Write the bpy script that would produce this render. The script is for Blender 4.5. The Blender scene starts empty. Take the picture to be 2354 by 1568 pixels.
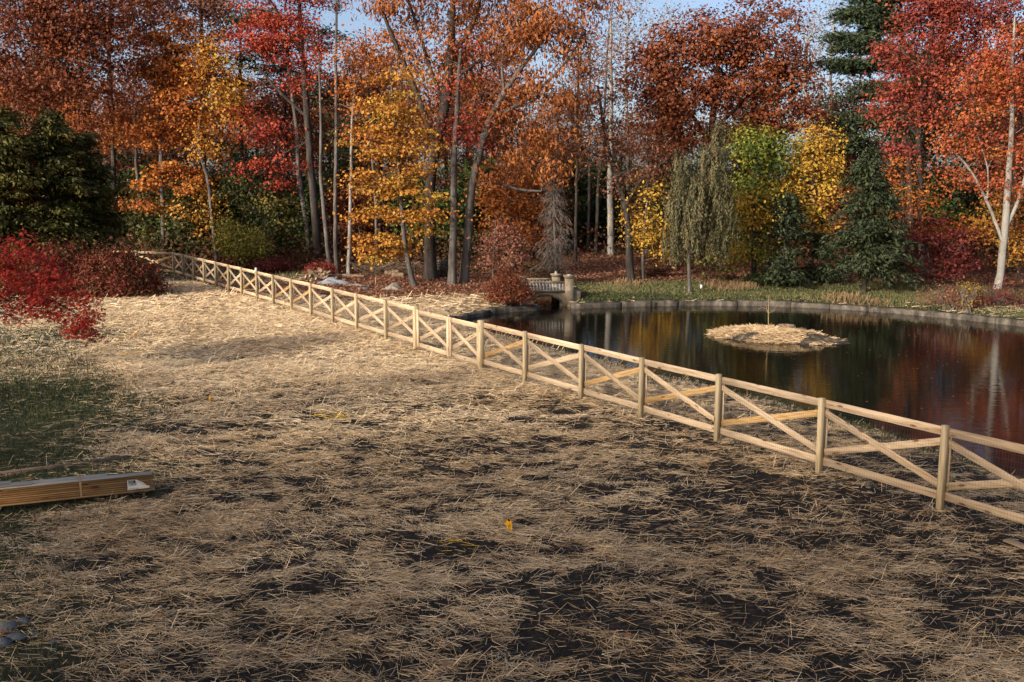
import bpy, math, random
import numpy as np
from mathutils import Matrix, Vector

R = math.radians
rng = np.random.default_rng(7)
random.seed(7)
scene = bpy.context.scene
COL = scene.collection

# ------------------------------------------------------------------ camera, sky, sun, exposure
FPX, CX, CY, HOR, CAM_H = 2290.0, 1177.0, 784.0, 435.0, 5.12     # measured on a 2354 px wide view
PITCH = math.atan((CY - HOR) / FPX)
cam_d = bpy.data.cameras.new('camera')
cam = bpy.data.objects.new('camera', cam_d)
COL.objects.link(cam)
cam.location = (0, 0, CAM_H)
cam.rotation_euler = (math.pi / 2 - PITCH, 0, 0)
cam_d.sensor_width = 36.0
cam_d.lens = 36.0 * FPX / 2354.0
cam_d.clip_end = 3000
scene.camera = cam

SUN_EL, SUN_AZ = R(18.5), R(45.0)          # sun stands behind the viewer, to the left
TO_SUN = Vector((-math.sin(SUN_AZ) * math.cos(SUN_EL), -math.cos(SUN_AZ) * math.cos(SUN_EL), math.sin(SUN_EL)))
world = bpy.data.worlds.new('World')
scene.world = world
world.use_nodes = True
wn = world.node_tree
wn.nodes.clear()
w_out = wn.nodes.new('ShaderNodeOutputWorld')
w_bg = wn.nodes.new('ShaderNodeBackground')
w_sky = wn.nodes.new('ShaderNodeTexSky')
w_sky.sky_type = 'NISHITA'
w_sky.sun_disc = False
w_sky.sun_elevation = SUN_EL
w_sky.sun_rotation = math.atan2(TO_SUN.x, TO_SUN.y)
w_sky.air_density = 0.6
w_sky.dust_density = 3.0                       # thin autumn haze
w_sky.ozone_density = 0.6
w_bg.inputs['Strength'].default_value = 0.15
wn.links.new(w_sky.outputs[0], w_bg.inputs[0])
wn.links.new(w_bg.outputs[0], w_out.inputs[0])

sun_d = bpy.data.lights.new('sun', 'SUN')
sun_d.energy = 2.8
sun_d.angle = R(3.0)                            # sun veiled by haze
sun_d.color = (1.0, 0.96, 0.90)
sun = bpy.data.objects.new('sun', sun_d)
COL.objects.link(sun)
sun.rotation_euler = TO_SUN.to_track_quat('Z', 'Y').to_euler()
sun.location = (-10, -20, 30)

scene.view_settings.view_transform = 'Standard'
scene.view_settings.look = 'None'
scene.view_settings.exposure = 0.66
scene.view_settings.use_white_balance = True           # camera balanced for the shade
scene.view_settings.white_balance_temperature = 6750
scene.view_settings.gamma = 1.0
scene.render.engine = 'CYCLES'
scene.cycles.use_denoising = True
scene.cycles.max_bounces = 6
scene.cycles.diffuse_bounces = 3
scene.cycles.glossy_bounces = 3
scene.cycles.transmission_bounces = 3
scene.cycles.transparent_max_bounces = 4
scene.cycles.sample_clamp_indirect = 4.0


# ------------------------------------------------------------------ unprojection from view pixels to places
def ray(x, y):
    r = (x - CX) / FPX
    u = (CY - y) / FPX
    return np.array([r, math.cos(PITCH) + u * math.sin(PITCH), -math.sin(PITCH) + u * math.cos(PITCH)])


def P(x, y, z=0.0):
    d = ray(x, y)
    t = (z - CAM_H) / d[2]
    return np.array([d[0] * t, d[1] * t, z])


def PD(x, y, depth):
    d = ray(x, y)
    t = depth / d[1]
    return np.array([d[0] * t, depth, CAM_H + d[2] * t])


# ------------------------------------------------------------------ numpy noise
_tab = np.random.default_rng(99).random((256, 256))


def vnoise(x, y, scale, seed=0):
    x = np.asarray(x, float) / scale + seed * 17.31
    y = np.asarray(y, float) / scale + seed * 9.77
    xi = np.floor(x).astype(int)
    yi = np.floor(y).astype(int)
    fx = x - xi
    fy = y - yi
    fx = fx * fx * (3 - 2 * fx)
    fy = fy * fy * (3 - 2 * fy)
    a = _tab[xi & 255, yi & 255]
    b = _tab[(xi + 1) & 255, yi & 255]
    c = _tab[xi & 255, (yi + 1) & 255]
    d = _tab[(xi + 1) & 255, (yi + 1) & 255]
    return (a * (1 - fx) + b * fx) * (1 - fy) + (c * (1 - fx) + d * fx) * fy


def fbm(x, y, scale, seed=0, octv=4):
    s = 0
    amp = 0.5
    tot = 0
    for i in range(octv):
        s = s + amp * vnoise(x, y, scale, seed + i)
        tot += amp
        amp *= 0.5
        scale *= 0.5
    return s / tot


def sstep(a, b, v):
    t = np.clip((np.asarray(v, float) - a) / (b - a), 0, 1)
    return t * t * (3 - 2 * t)


# ------------------------------------------------------------------ mesh helpers
def mesh_np(name, V, faces, mat, rnd=None, smooth=False):
    """V (N,3); faces: list of int arrays (M,3) or (M,4)."""
    me = bpy.data.meshes.new(name)
    V = np.asarray(V, np.float32)
    if not isinstance(faces, (list, tuple)):
        faces = [faces]
    faces = [np.asarray(f, np.int32) for f in faces if len(f)]
    loops = np.concatenate([f.ravel() for f in faces])
    sizes = np.concatenate([np.full(len(f), f.shape[1], np.int32) for f in faces])
    starts = np.concatenate([[0], np.cumsum(sizes)[:-1]]).astype(np.int32)
    me.vertices.add(len(V))
    me.vertices.foreach_set('co', V.ravel())
    me.loops.add(len(loops))
    me.loops.foreach_set('vertex_index', loops)
    me.polygons.add(len(sizes))
    me.polygons.foreach_set('loop_start', starts)
    if smooth:
        me.polygons.foreach_set('use_smooth', np.ones(len(sizes), bool))
    me.update(calc_edges=True)
    if rnd is not None:
        a = me.attributes.new('rnd', 'FLOAT', 'FACE')
        a.data.foreach_set('value', np.asarray(rnd, np.float32))
    if mat is not None:
        me.materials.append(mat)
    return me


def put(name, me, parent=None, loc=None):
    o = bpy.data.objects.new(name, me)
    COL.objects.link(o)
    if parent is not None:
        o.parent = parent
    if loc is not None:
        o.location = loc
    return o


def tag(o, label=None, cat=None, group=None, kind=None):
    if label:
        o['label'] = label
    if cat:
        o['category'] = cat
    if group:
        o['group'] = group
    if kind:
        o['kind'] = kind
    return o


def thing(name, label, cat, loc=(0, 0, 0), group=None):
    o = bpy.data.objects.new(name, None)
    COL.objects.link(o)
    o.location = loc
    o.empty_display_size = 0.2
    return tag(o, label, cat, group)


class MB:
    def __init__(self):
        self.v = []
        self.q = []
        self.t = []
        self.n = 0

    def add(self, V, quads=None, tris=None):
        V = np.asarray(V, float)
        if quads is not None and len(quads):
            self.q.append(np.asarray(quads) + self.n)
        if tris is not None and len(tris):
            self.t.append(np.asarray(tris) + self.n)
        self.v.append(V)
        self.n += len(V)

    def box(self, c, s, rz=0.0, taper=1.0):
        x, y, z = np.asarray(s, float) / 2
        V = np.array([[-x, -y, -z], [x, -y, -z], [x, y, -z], [-x, y, -z], [-x * taper, -y * taper, z], [x * taper, -y * taper, z], [x * taper, y * taper, z], [-x * taper, y * taper, z]])
        if rz:
            cc, ss = math.cos(rz), math.sin(rz)
            V = np.stack([V[:, 0] * cc - V[:, 1] * ss, V[:, 0] * ss + V[:, 1] * cc, V[:, 2]], 1)
        self.add(V + np.asarray(c, float), [[0, 3, 2, 1], [4, 5, 6, 7], [0, 1, 5, 4], [1, 2, 6, 5], [2, 3, 7, 6], [3, 0, 4, 7]])

    def tube(self, pts, rad, n=8, cap=True, rough=0.0, rg=None):
        pts = np.asarray(pts, float)
        rad = np.broadcast_to(np.asarray(rad, float), (len(pts),))
        tang = np.gradient(pts, axis=0)
        tang /= np.linalg.norm(tang, axis=1)[:, None] + 1e-9
        ref = np.array([0.0, 1.0, 0.0]) if abs(tang[0][2]) > 0.7 else np.array([0.0, 0.0, 1.0])
        V = []
        for p, t, r in zip(pts, tang, rad):
            a = np.cross(t, ref)
            a /= np.linalg.norm(a) + 1e-9
            b = np.cross(t, a)
            th = np.linspace(0, 2 * math.pi, n, endpoint=False)
            rr = r * (1 + (rough * (rg.random(n) - .5) * 2 if rough else 0))
            V.append(p + (np.cos(th) * rr)[:, None] * a + (np.sin(th) * rr)[:, None] * b)
        V = np.concatenate(V)
        m = len(pts)
        i = np.arange(m - 1)[:, None] * n + np.arange(n)[None]
        j = np.arange(m - 1)[:, None] * n + (np.arange(n)[None] + 1) % n
        Q = np.stack([i, j, j + n, i + n], -1).reshape(-1, 4)
        T = []
        if cap:
            V = np.concatenate([V, pts[:1], pts[-1:]])
            c0, c1 = m * n, m * n + 1
            T = [[c0, (k + 1) % n, k] for k in range(n)] + [[c1, (m - 1) * n + k, (m - 1) * n + (k + 1) % n] for k in range(n)]
        self.add(V, Q, T)

    def lathe(self, c, prof, n=10):
        prof = np.asarray(prof, float)
        th = np.linspace(0, 2 * math.pi, n, endpoint=False)
        V = np.concatenate([np.stack([np.cos(th) * r, np.sin(th) * r, np.full(n, z)], 1) for r, z in prof]) + np.asarray(c, float)
        m = len(prof)
        i = np.arange(m - 1)[:, None] * n + np.arange(n)[None]
        j = np.arange(m - 1)[:, None] * n + (np.arange(n)[None] + 1) % n
        self.add(V, np.stack([i, j, j + n, i + n], -1).reshape(-1, 4))

    def mesh(self, name, mat, rnd=None, smooth=False):
        f = []
        if self.q:
            f.append(np.concatenate(self.q))
        if self.t:
            f.append(np.concatenate(self.t))
        return mesh_np(name, np.concatenate(self.v), f, mat, rnd, smooth)


# ------------------------------------------------------------------ materials
def nodes_of(name):
    m = bpy.data.materials.new(name)
    m.use_nodes = True
    nt = m.node_tree
    b = nt.nodes['Principled BSDF']
    return m, nt, b


def N(nt, t, **kw):
    n = nt.nodes.new(t)
    for k, v in kw.items():
        setattr(n, k, v)
    return n


def ramp(nt, stops, interp='LINEAR'):
    r = nt.nodes.new('ShaderNodeValToRGB')
    r.color_ramp.interpolation = interp
    e = r.color_ramp.elements
    while len(e) < len(stops):
        e.new(0.5)
    for el, (p, c) in zip(e, stops):
        el.position = p
        el.color = (c[0], c[1], c[2], 1)
    return r


def leaf_mat(name, cols, transl=0.2, rough=0.65, spec=0.25):
    cols = [tuple(.92 * (.93 * v + .07 * (.3 * c[0] + .6 * c[1] + .1 * c[2])) for v in c) for c in cols] if 'straw' not in name else cols
    m, nt, b = nodes_of(name)
    at = N(nt, 'ShaderNodeAttribute', attribute_name='rnd')
    r = ramp(nt, [(i / max(1, len(cols) - 1), c) for i, c in enumerate(cols)])
    nt.links.new(at.outputs['Fac'], r.inputs[0])
    nt.links.new(r.outputs[0], b.inputs['Base Color'])
    b.inputs['Roughness'].default_value = rough
    b.inputs['Specular IOR Level'].default_value = spec
    tr = N(nt, 'ShaderNodeBsdfTranslucent')
    nt.links.new(r.outputs[0], tr.inputs[0])
    mx = N(nt, 'ShaderNodeMixShader')
    mx.inputs[0].default_value = transl
    nt.links.new(b.outputs[0], mx.inputs[1])
    nt.links.new(tr.outputs[0], mx.inputs[2])
    nt.links.new(mx.outputs[0], nt.nodes['Material Output'].inputs['Surface'])
    return m


def noisy_mat(name, stops, scale=3.0, detail=5, rough=0.85, bump=0.3, bscale=None, stretch=(1, 1, 1), spec=0.3, coord='Object', bdist=0.02):
    m, nt, b = nodes_of(name)
    tc = N(nt, 'ShaderNodeTexCoord')
    mp = N(nt, 'ShaderNodeMapping')
    mp.inputs['Scale'].default_value = stretch
    nt.links.new(tc.outputs[coord], mp.inputs[0])
    n1 = N(nt, 'ShaderNodeTexNoise')
    n1.inputs['Scale'].default_value = scale
    n1.inputs['Detail'].default_value = detail
    n1.inputs['Roughness'].default_value = 0.62
    nt.links.new(mp.outputs[0], n1.inputs['Vector'])
    r = ramp(nt, stops)
    nt.links.new(n1.outputs[0], r.inputs[0])
    nt.links.new(r.outputs[0], b.inputs['Base Color'])
    b.inputs['Roughness'].default_value = rough
    b.inputs['Specular IOR Level'].default_value = spec
    if bump:
        n2 = N(nt, 'ShaderNodeTexNoise')
        n2.inputs['Scale'].default_value = bscale or scale * 4
        n2.inputs['Detail'].default_value = 6
        nt.links.new(mp.outputs[0], n2.inputs['Vector'])
        bp = N(nt, 'ShaderNodeBump')
        bp.inputs['Strength'].default_value = bump
        bp.inputs['Distance'].default_value = bdist
        nt.links.new(n2.outputs[0], bp.inputs['Height'])
        nt.links.new(bp.outputs[0], b.inputs['Normal'])
    return m


def wood_mat(name, c_dark, c_light, knot=(0.16, 0.06, 0.025), vary=0.25, tint=None):
    m, nt, b = nodes_of(name)
    tc = N(nt, 'ShaderNodeTexCoord')
    oi = N(nt, 'ShaderNodeObjectInfo')
    off = N(nt, 'ShaderNodeVectorMath', operation='SCALE')
    cmb = N(nt, 'ShaderNodeCombineXYZ')
    for k in range(3):
        nt.links.new(oi.outputs['Random'], cmb.inputs[k])
    nt.links.new(cmb.outputs[0], off.inputs[0])
    off.inputs['Scale'].default_value = 37.0
    add = N(nt, 'ShaderNodeVectorMath', operation='ADD')
    nt.links.new(tc.outputs['Object'], add.inputs[0])
    nt.links.new(off.outputs[0], add.inputs[1])
    mp = N(nt, 'ShaderNodeMapping')
    mp.inputs['Scale'].default_value = (0.8, 14, 14)
    nt.links.new(add.outputs[0], mp.inputs[0])
    n1 = N(nt, 'ShaderNodeTexNoise')
    n1.inputs['Scale'].default_value = 2.2
    n1.inputs['Detail'].default_value = 5
    n1.inputs['Distortion'].default_value = 0.6
    nt.links.new(mp.outputs[0], n1.inputs['Vector'])
    r = ramp(nt, [(0.3, c_dark), (0.55, c_light), (0.75, [min(1, c * 1.12) for c in c_light])])
    nt.links.new(n1.outputs[0], r.inputs[0])
    # knots
    mk = N(nt, 'ShaderNodeMapping')
    mk.inputs['Scale'].default_value = (1.6, 6.0, 6.0)
    nt.links.new(add.outputs[0], mk.inputs[0])
    vo = N(nt, 'ShaderNodeTexVoronoi')
    vo.inputs['Scale'].default_value = 1.3
    nt.links.new(mk.outputs[0], vo.inputs['Vector'])
    kr = ramp(nt, [(0.09, (1, 1, 1)), (0.19, (0, 0, 0))])
    nt.links.new(vo.outputs['Distance'], kr.inputs[0])
    mix = N(nt, 'ShaderNodeMix', data_type='RGBA')
    nt.links.new(kr.outputs[0], mix.inputs[0])
    nt.links.new(r.outputs[0], mix.inputs[6])
    mix.inputs[7].default_value = (*knot, 1)
    hsv = N(nt, 'ShaderNodeHueSaturation')
    mr = N(nt, 'ShaderNodeMapRange')
    mr.inputs['To Min'].default_value = 1 - vary
    mr.inputs['To Max'].default_value = 1 + vary * 0.6
    nt.links.new(oi.outputs['Random'], mr.inputs[0])
    nt.links.new(mr.outputs[0], hsv.inputs['Value'])
    nt.links.new(mix.outputs[2], hsv.inputs['Color'])
    nt.links.new(hsv.outputs[0], b.inputs['Base Color'])
    b.inputs['Roughness'].default_value = 0.75
    b.inputs['Specular IOR Level'].default_value = 0.25
    bp = N(nt, 'ShaderNodeBump')
    bp.inputs['Strength'].default_value = 0.25
    bp.inputs['Distance'].default_value = 0.004
    nt.links.new(n1.outputs[0], bp.inputs['Height'])
    nt.links.new(bp.outputs[0], b.inputs['Normal'])
    return m


def plain_mat(name, col, rough=0.6, spec=0.3, metal=0.0):
    m, nt, b = nodes_of(name)
    tc = N(nt, 'ShaderNodeTexCoord')
    n1 = N(nt, 'ShaderNodeTexNoise')
    n1.inputs['Scale'].default_value = 9
    nt.links.new(tc.outputs['Object'], n1.inputs['Vector'])
    r = ramp(nt, [(0.3, [c * 0.85 for c in col]), (0.7, col)])
    nt.links.new(n1.outputs[0], r.inputs[0])
    nt.links.new(r.outputs[0], b.inputs['Base Color'])
    b.inputs['Roughness'].default_value = rough
    b.inputs['Specular IOR Level'].default_value = spec
    b.inputs['Metallic'].default_value = metal
    return m


LM = {
    'rust': leaf_mat('leaves_rust', [(.085, .022, .011), (.17, .042, .016), (.27, .068, .02), (.34, .105, .028)]),
    'rustred': leaf_mat('leaves_rust_red', [(.11, .026, .013), (.21, .05, .018), (.30, .08, .024), (.37, .125, .03)]),
    'brown': leaf_mat('leaves_copper_brown', [(.12, .045, .026), (.20, .075, .038), (.28, .105, .05), (.33, .14, .06)]),
    'orange': leaf_mat('leaves_orange', [(.22, .055, .012), (.40, .105, .015), (.52, .16, .018), (.58, .23, .025)]),
    'gold': leaf_mat('leaves_golden', [(.22, .075, .012), (.40, .14, .014), (.54, .225, .017), (.60, .31, .028), (.26, .22, .03)]),
    'yellow': leaf_mat('leaves_yellow', [(.30, .15, .016), (.50, .26, .02), (.62, .365, .028), (.34, .28, .035)]),
    'red': leaf_mat('leaves_red', [(.18, .020, .014), (.34, .038, .02), (.46, .062, .024), (.50, .12, .03)]),
    'crimson': leaf_mat('leaves_crimson', [(.12, .020, .016), (.23, .035, .024), (.34, .058, .032), (.40, .11, .04)]),
    'redorange': leaf_mat('leaves_red_orange', [(.22, .035, .014), (.40, .065, .02), (.48, .13, .026), (.45, .21, .035)]),
    'darkred': leaf_mat('leaves_dark_red', [(.07, .014, .013), (.13, .02, .017), (.20, .03, .022), (.27, .05, .03)]),
    'maple': leaf_mat('leaves_scarlet', [(.12, .009, .008), (.32, .018, .011), (.48, .032, .014), (.52, .09, .018)], transl=0.4),
    'greenyellow': leaf_mat('leaves_green_yellow', [(.035, .075, .012), (.08, .125, .016), (.22, .24, .022), (.50, .38, .03)]),
    'rustorange': leaf_mat('leaves_rust_orange', [(.15, .042, .014), (.28, .078, .018), (.40, .125, .022), (.47, .19, .03)]),
    'under': leaf_mat('leaves_understory', [(.022, .034, .011), (.045, .055, .014), (.09, .085, .018), (.30, .21, .025)]),
    'green': leaf_mat('leaves_green', [(.025, .05, .012), (.045, .08, .015), (.08, .12, .02)]),
    'hemlock': leaf_mat('needles_dark_green', [(.022, .036, .016), (.042, .060, .025), (.068, .085, .035), (.10, .10, .042)], transl=0.12),
    'yew': leaf_mat('needles_olive', [(.034, .040, .011), (.072, .076, .016), (.125, .115, .02), (.18, .125, .022)], transl=0.12),
    'pine': leaf_mat('needles_blue_green', [(.026, .044, .024), (.052, .08, .038), (.095, .12, .05)], transl=0.12),
    'willow': leaf_mat('leaves_willow_olive', [(.075, .075, .035), (.14, .13, .06), (.22, .19, .09), (.25, .145, .05)]),
    'pink': leaf_mat('leaves_faded_pink', [(.17, .055, .035), (.28, .10, .06), (.36, .16, .09)]),
    'brush': leaf_mat('undergrowth_mixed', [(.06, .022, .014), (.14, .04, .02), (.06, .055, .015), (.16, .10, .02)]),
    'shrub': leaf_mat('shrub_red_green', [(.045, .05, .015), (.09, .055, .018), (.17, .045, .018), (.24, .025, .018), (.30, .12, .025)]),
    'straw': leaf_mat('straw', [(.10, .055, .026), (.36, .225, .105), (.60, .41, .22), (.76, .56, .33), (.86, .68, .45), (.75, .46, .02)], transl=0.1, rough=0.55),
    'litter': leaf_mat('fallen_leaves', [(.14, .05, .026), (.25, .095, .045), (.35, .155, .078), (.43, .235, .13)], transl=0.1),
    'grass': leaf_mat('grass_blades', [(.020, .028, .010), (.040, .052, .017), (.10, .115, .032), (.24, .19, .075)], transl=0.2),
    'drygrass': leaf_mat('dry_grass', [(.20, .11, .05), (.30, .18, .085), (.36, .24, .11)], transl=0.2),
}
M_bark = noisy_mat('bark_grey', [(.3, (.035, .030, .026)), (.5, (.10, .088, .078)), (.7, (.19, .17, .155))], 3, 6, .9, .9, 6, (1, 1, .25), .15, bdist=.05)
M_barkd = noisy_mat('bark_dark', [(.3, (.018, .014, .012)), (.55, (.05, .041, .035)), (.75, (.10, .085, .072))], 3, 6, .9, .9, 6, (1, 1, .25), .15, bdist=.05)
M_barkp = noisy_mat('bark_pale', [(.28, (.07, .062, .052)), (.45, (.22, .20, .175)), (.7, (.36, .33, .29))], 2.2, 6, .85, .7, 7, (1, 1, .3), .15, bdist=.04)
M_twig = noisy_mat('twigs_grey', [(.3, (.09, .075, .062)), (.7, (.21, .18, .155))], 2, 3, .9, 0)
M_twigw = noisy_mat('twigs_lichen', [(.3, (.16, .145, .125)), (.7, (.33, .31, .27))], 2, 3, .9, 0)
M_rail = wood_mat('lumber_pale', (.36, .235, .13), (.57, .42, .27), vary=.28)
M_post = wood_mat('lumber_treated', (.31, .225, .12), (.47, .365, .215), knot=(.12, .07, .03), vary=.25)
M_stack = wood_mat('lumber_amber', (.27, .125, .042), (.46, .24, .085), vary=.38)
M_amber = wood_mat('lumber_amber_grain', (.30, .16, .055), (.50, .31, .13), vary=.2)
M_pale = wood_mat('lumber_pale_face', (.50, .37, .25), (.66, .52, .38), vary=.1)
M_old = wood_mat('lumber_weathered', (.13, .085, .06), (.24, .16, .11), vary=.1)
M_wire = plain_mat('galvanised_wire', (.10, .10, .10), .45, .5, .6)
M_conc = noisy_mat('concrete_old', [(.3, (.025, .021, .017)), (.45, (.065, .055, .043)), (.58, (.125, .105, .082)), (.75, (.25, .22, .185))], 2.6, 8, .9, .7, 14, (1, 1, .45), .2, 'Object', .03)
M_bridge = noisy_mat('concrete_bridge', [(.25, (.075, .06, .045)), (.45, (.20, .155, .105)), (.6, (.29, .23, .16)), (.8, (.36, .31, .24))], 3.0, 8, .9, .5, 18, (1, 1, .6), .2, 'Object', .015)
M_bal = noisy_mat('concrete_baluster', [(.3, (.18, .175, .165)), (.7, (.40, .39, .37))], 6, 5, .85, .2, 20)
M_void = plain_mat('dark_masonry', (.022, .019, .016), .9, .1)
M_stone = noisy_mat('field_stone', [(.3, (.12, .10, .085)), (.7, (.27, .235, .20))], 5, 5, .9, .6, 12)
M_slate = noisy_mat('blue_stone', [(.3, (.06, .062, .066)), (.7, (.14, .143, .15))], 5, 5, .85, .5, 12)
M_gravel = noisy_mat('crushed_stone', [(.3, (.20, .215, .23)), (.7, (.42, .44, .46))], 14, 6, .95, .8, 30)
M_log = noisy_mat('log_bark', [(.3, (.075, .05, .034)), (.55, (.19, .125, .08)), (.75, (.34, .25, .17))], 6, 5, .9, .7, 14)
M_logend = noisy_mat('log_cut', [(.3, (.24, .15, .08)), (.7, (.46, .33, .19))], 10, 4, .85, .2)
M_white = plain_mat('white_plastic', (.80, .80, .82), .4, .4)
M_flag = plain_mat('flag_yellow', (.72, .36, .012), .5, .3)
M_ink = plain_mat('print_black', (.015, .014, .013), .6, .3)
M_paper = plain_mat('paper_label', (.62, .60, .57), .7, .2)
M_wrap = plain_mat('end_wrap', (.55, .60, .64), .5, .4)

# ------------------------------------------------------------------ layout of the place
Z_W = -0.36                                        # water level


def W(x, y):
    return P(x, y, Z_W)[:2]


# pond outline, clockwise from the left end of the wall; wall part first
pond_wall_l = [W(1046, 742), W(1062, 736), W(1090, 729), W(1130, 722), W(1185, 716.5), W(1243, 713)]
inlet = [np.array([1.02, 47.0]), np.array([0.98, 51.5]), np.array([2.35, 51.5]), np.array([2.25, 47.0])]
pond_wall_r = [W(1319, 710), W(1400, 706.5), W(1480, 704), W(1580, 702.5), W(1700, 703), W(1800, 705), W(1900, 709.5), W(2000, 716), W(2100, 724.5),
               W(2200, 734), W(2300, 745), W(2420, 760), W(2600, 790)]
near_shore = [W(2900, 900), W(2750, 1180), W(2420, 1130), W(2300, 1085), W(2050, 1000), W(1820, 938), W(1540, 874), W(1400, 838), W(1290, 812), W(1170, 780), W(1095, 762)]
POND = np.array(pond_wall_l + inlet + pond_wall_r + near_shore)
N_WALL = len(pond_wall_l) + len(inlet) + len(pond_wall_r)


def pond_sd(x, y):
    """signed distance to the pond outline (negative inside) and whether the nearest edge is walled"""
    x = np.asarray(x, float)
    y = np.asarray(y, float)
    best = np.full(x.shape, 1e9)
    wall = np.zeros(x.shape, bool)
    inside = np.zeros(x.shape, bool)
    n = len(POND)
    for i in range(n):
        a = POND[i]
        b = POND[(i + 1) % n]
        e = b - a
        L2 = e @ e
        t = np.clip(((x - a[0]) * e[0] + (y - a[1]) * e[1]) / L2, 0, 1)
        d = np.hypot(x - a[0] - t * e[0], y - a[1] - t * e[1])
        m = d < best
        best = np.where(m, d, best)
        wall = np.where(m, i < N_WALL - 1, wall)
        cond = ((a[1] > y) != (b[1] > y))
        with np.errstate(divide='ignore', invalid='ignore'):
            xi = (b[0] - a[0]) * (y - a[1]) / (b[1] - a[1] + 1e-12) + a[0]
        inside ^= cond & (x < xi)
    return np.where(inside, -best, best), wall


# fence line
post_px = [(2160, 1166), (1882, 1087), (1647, 1021), (1472, 967), (1335, 928), (1206.5, 892), (1106, 858), (956.5, 813.2), (887.7, 793.6), (820.3, 778), (765.6, 758.1),
           (715.4, 739.5), (670.1, 723.3), (628.9, 705.8), (591.4, 694), (556.2, 681.3), (526, 671.8), (497, 662.6), (469.4, 655), (445.2, 647), (421.3, 638.5), (399.6, 630)]
pp = np.array([P(x, y)[:2] for x, y in post_px])
FA = np.array([pp[0:3].mean(0), pp[-4:].mean(0)])
fd = FA[1] - FA[0]
fd /= np.linalg.norm(fd)
fn = np.array([fd[1], -fd[0]])
if fn[0] < 0:
    fn = -fn                                        # towards the pond
posts = []
for (x, y), p in zip(post_px, pp):
    base = P(x, y)[:2]
    r = base / base[1]                              # direction seen from the camera
    # FA0 + s fd = k r
    A = np.array([[fd[0], -r[0]], [fd[1], -r[1]]])
    s, k = np.linalg.solve(A, -FA[0])
    posts.append(FA[0] + s * fd)
posts = np.array(posts)
posts = np.concatenate([[posts[0] - fd * 2.44], posts])          # one more post just outside the frame


def fence_side(x, y):
    return (np.asarray(x) - FA[0][0]) * fn[0] + (np.asarray(y) - FA[0][1]) * fn[1]


GX = np.array([[6, -4.6], [11, -5.4], [15, -6.9], [18, -7.4], [24, -9.6], [27, -11.2], [34, -14.2], [40, -17], [60, -24], [90, -60]])


def grass_left(x, y):
    xb = np.interp(y, GX[:, 0], GX[:, 1]) + (fbm(x, y, 3.0, 3) - .5) * 3.6
    return sstep(1.3, -1.5, x - xb)


def zones(x, y):
    x = np.asarray(x, float)
    y = np.asarray(y, float)
    sd, wl = pond_sd(x, y)
    nz = fbm(x, y, 5.0, 5)
    g = grass_left(x, y) * sstep(52, 46, y)
    # far bank lawn to the right of the bridge
    bank = sstep(2.2, 3.4, x + (nz - .5) * 2) * sstep(0.1, .5, sd) * sstep(40, 43, y + x * .35)
    lawn = bank * sstep(56.0 + 0 * x, 52.5, y + (nz - .5) * 6)
    # near shore grass strip
    shore = sstep(1.9, .5, sd + (nz - .5) * 2.2) * (~wl) * sstep(39, 34, y)
    corner = sstep(54, 57, y + (nz - .5) * 3) * sstep(-10, -13, x) * sstep(66, 62, y)
    grass = np.clip(g + lawn * .95 + shore * .8 + corner * .6, 0, 1)
    lit_l = sstep(45.5, 49.5, y + (nz - .5) * 7 + np.clip(-x - 7, 0, 20) * -0.45) * sstep(4, 2, x) * (fence_side(x, y) > 0)
    woods = sstep(53, 57, y + (nz - .5) * 5)
    litter = np.clip(lit_l + woods, 0, 1) * (1 - lawn) * (1 - corner * .7)
    straw = (1 - np.clip(grass * np.where(y < 27, .97, .80), 0, 1)) * (1 - litter) * sstep(64, 58, y) * (1 - bank)
    return grass, litter, straw, sd, wl


L_END = P(355, 1135)[:2]
L_A = P(-60, 1180)[:2]
L_SLOPE = (L_END[1] - L_A[1]) / (L_END[0] - L_A[0])


def ground_z(x, y, clods=True):
    x = np.asarray(x, float)
    y = np.asarray(y, float)
    sd, wl = pond_sd(x, y)
    z = (fbm(x, y, 9.0, 11, 3) - .5) * .22 * sstep(8, 14, y)
    if clods:
        z = z + ((fbm(x, y, .9, 21, 3) - .5) * .17 + (vnoise(x, y, .34, 23) - .5) * .05) * sstep(48, 30, y)
    z = z + sstep(60, 110, y) * 2.0                                     # woods climb gently
    z = z * sstep(.3, 2.0, np.abs(sd))
    lx, ly = np.clip(x, -20, L_END[0]), None
    dl = np.hypot(x - lx, y - (L_END[1] + (lx - L_END[0]) * L_SLOPE))
    z = z * sstep(.35, 1.3, dl) - .03 * sstep(1.3, .35, dl)                 # trampled flat round the lumber
    zn = np.interp(sd, [-1.5, -.2, .15, 1.4], [-1.3, -.62, -.30, 0.0])
    zw = np.interp(sd, [.02, .22, .40, 1.3], [-1.2, -.21, -.14, 0.0])
    drop = np.where(wl, zw, zn)
    flat_fence = sstep(.3, 1.2, np.abs(fence_side(x, y)))
    z = z * (0.35 + .65 * flat_fence)
    return z + drop


# ------------------------------------------------------------------ ground sheet
def axis(segs):
    out = []
    for a, b, s in segs:
        out.append(np.arange(a, b, s))
    return np.concatenate(out + [[segs[-1][1]]])


gx = axis([(-900, -100, 100), (-100, -30, 5), (-30, -13, .6), (-13, 13, .17), (13, 26, .3), (26, 100, 4), (100, 900, 100)])
gy = axis([(-300, -20, 40), (-20, 8, 4), (8, 30, .17), (30, 55, .22), (55, 75, .7), (75, 140, 5), (140, 1500, 120)])
XX, YY = np.meshgrid(gx, gy)
ZZ = ground_z(XX, YY)
nx, ny = len(gx), len(gy)
ids = np.arange(nx * ny).reshape(ny, nx)
Q = np.stack([ids[:-1, :-1], ids[:-1, 1:], ids[1:, 1:], ids[1:, :-1]], -1).reshape(-1, 4)


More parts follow.
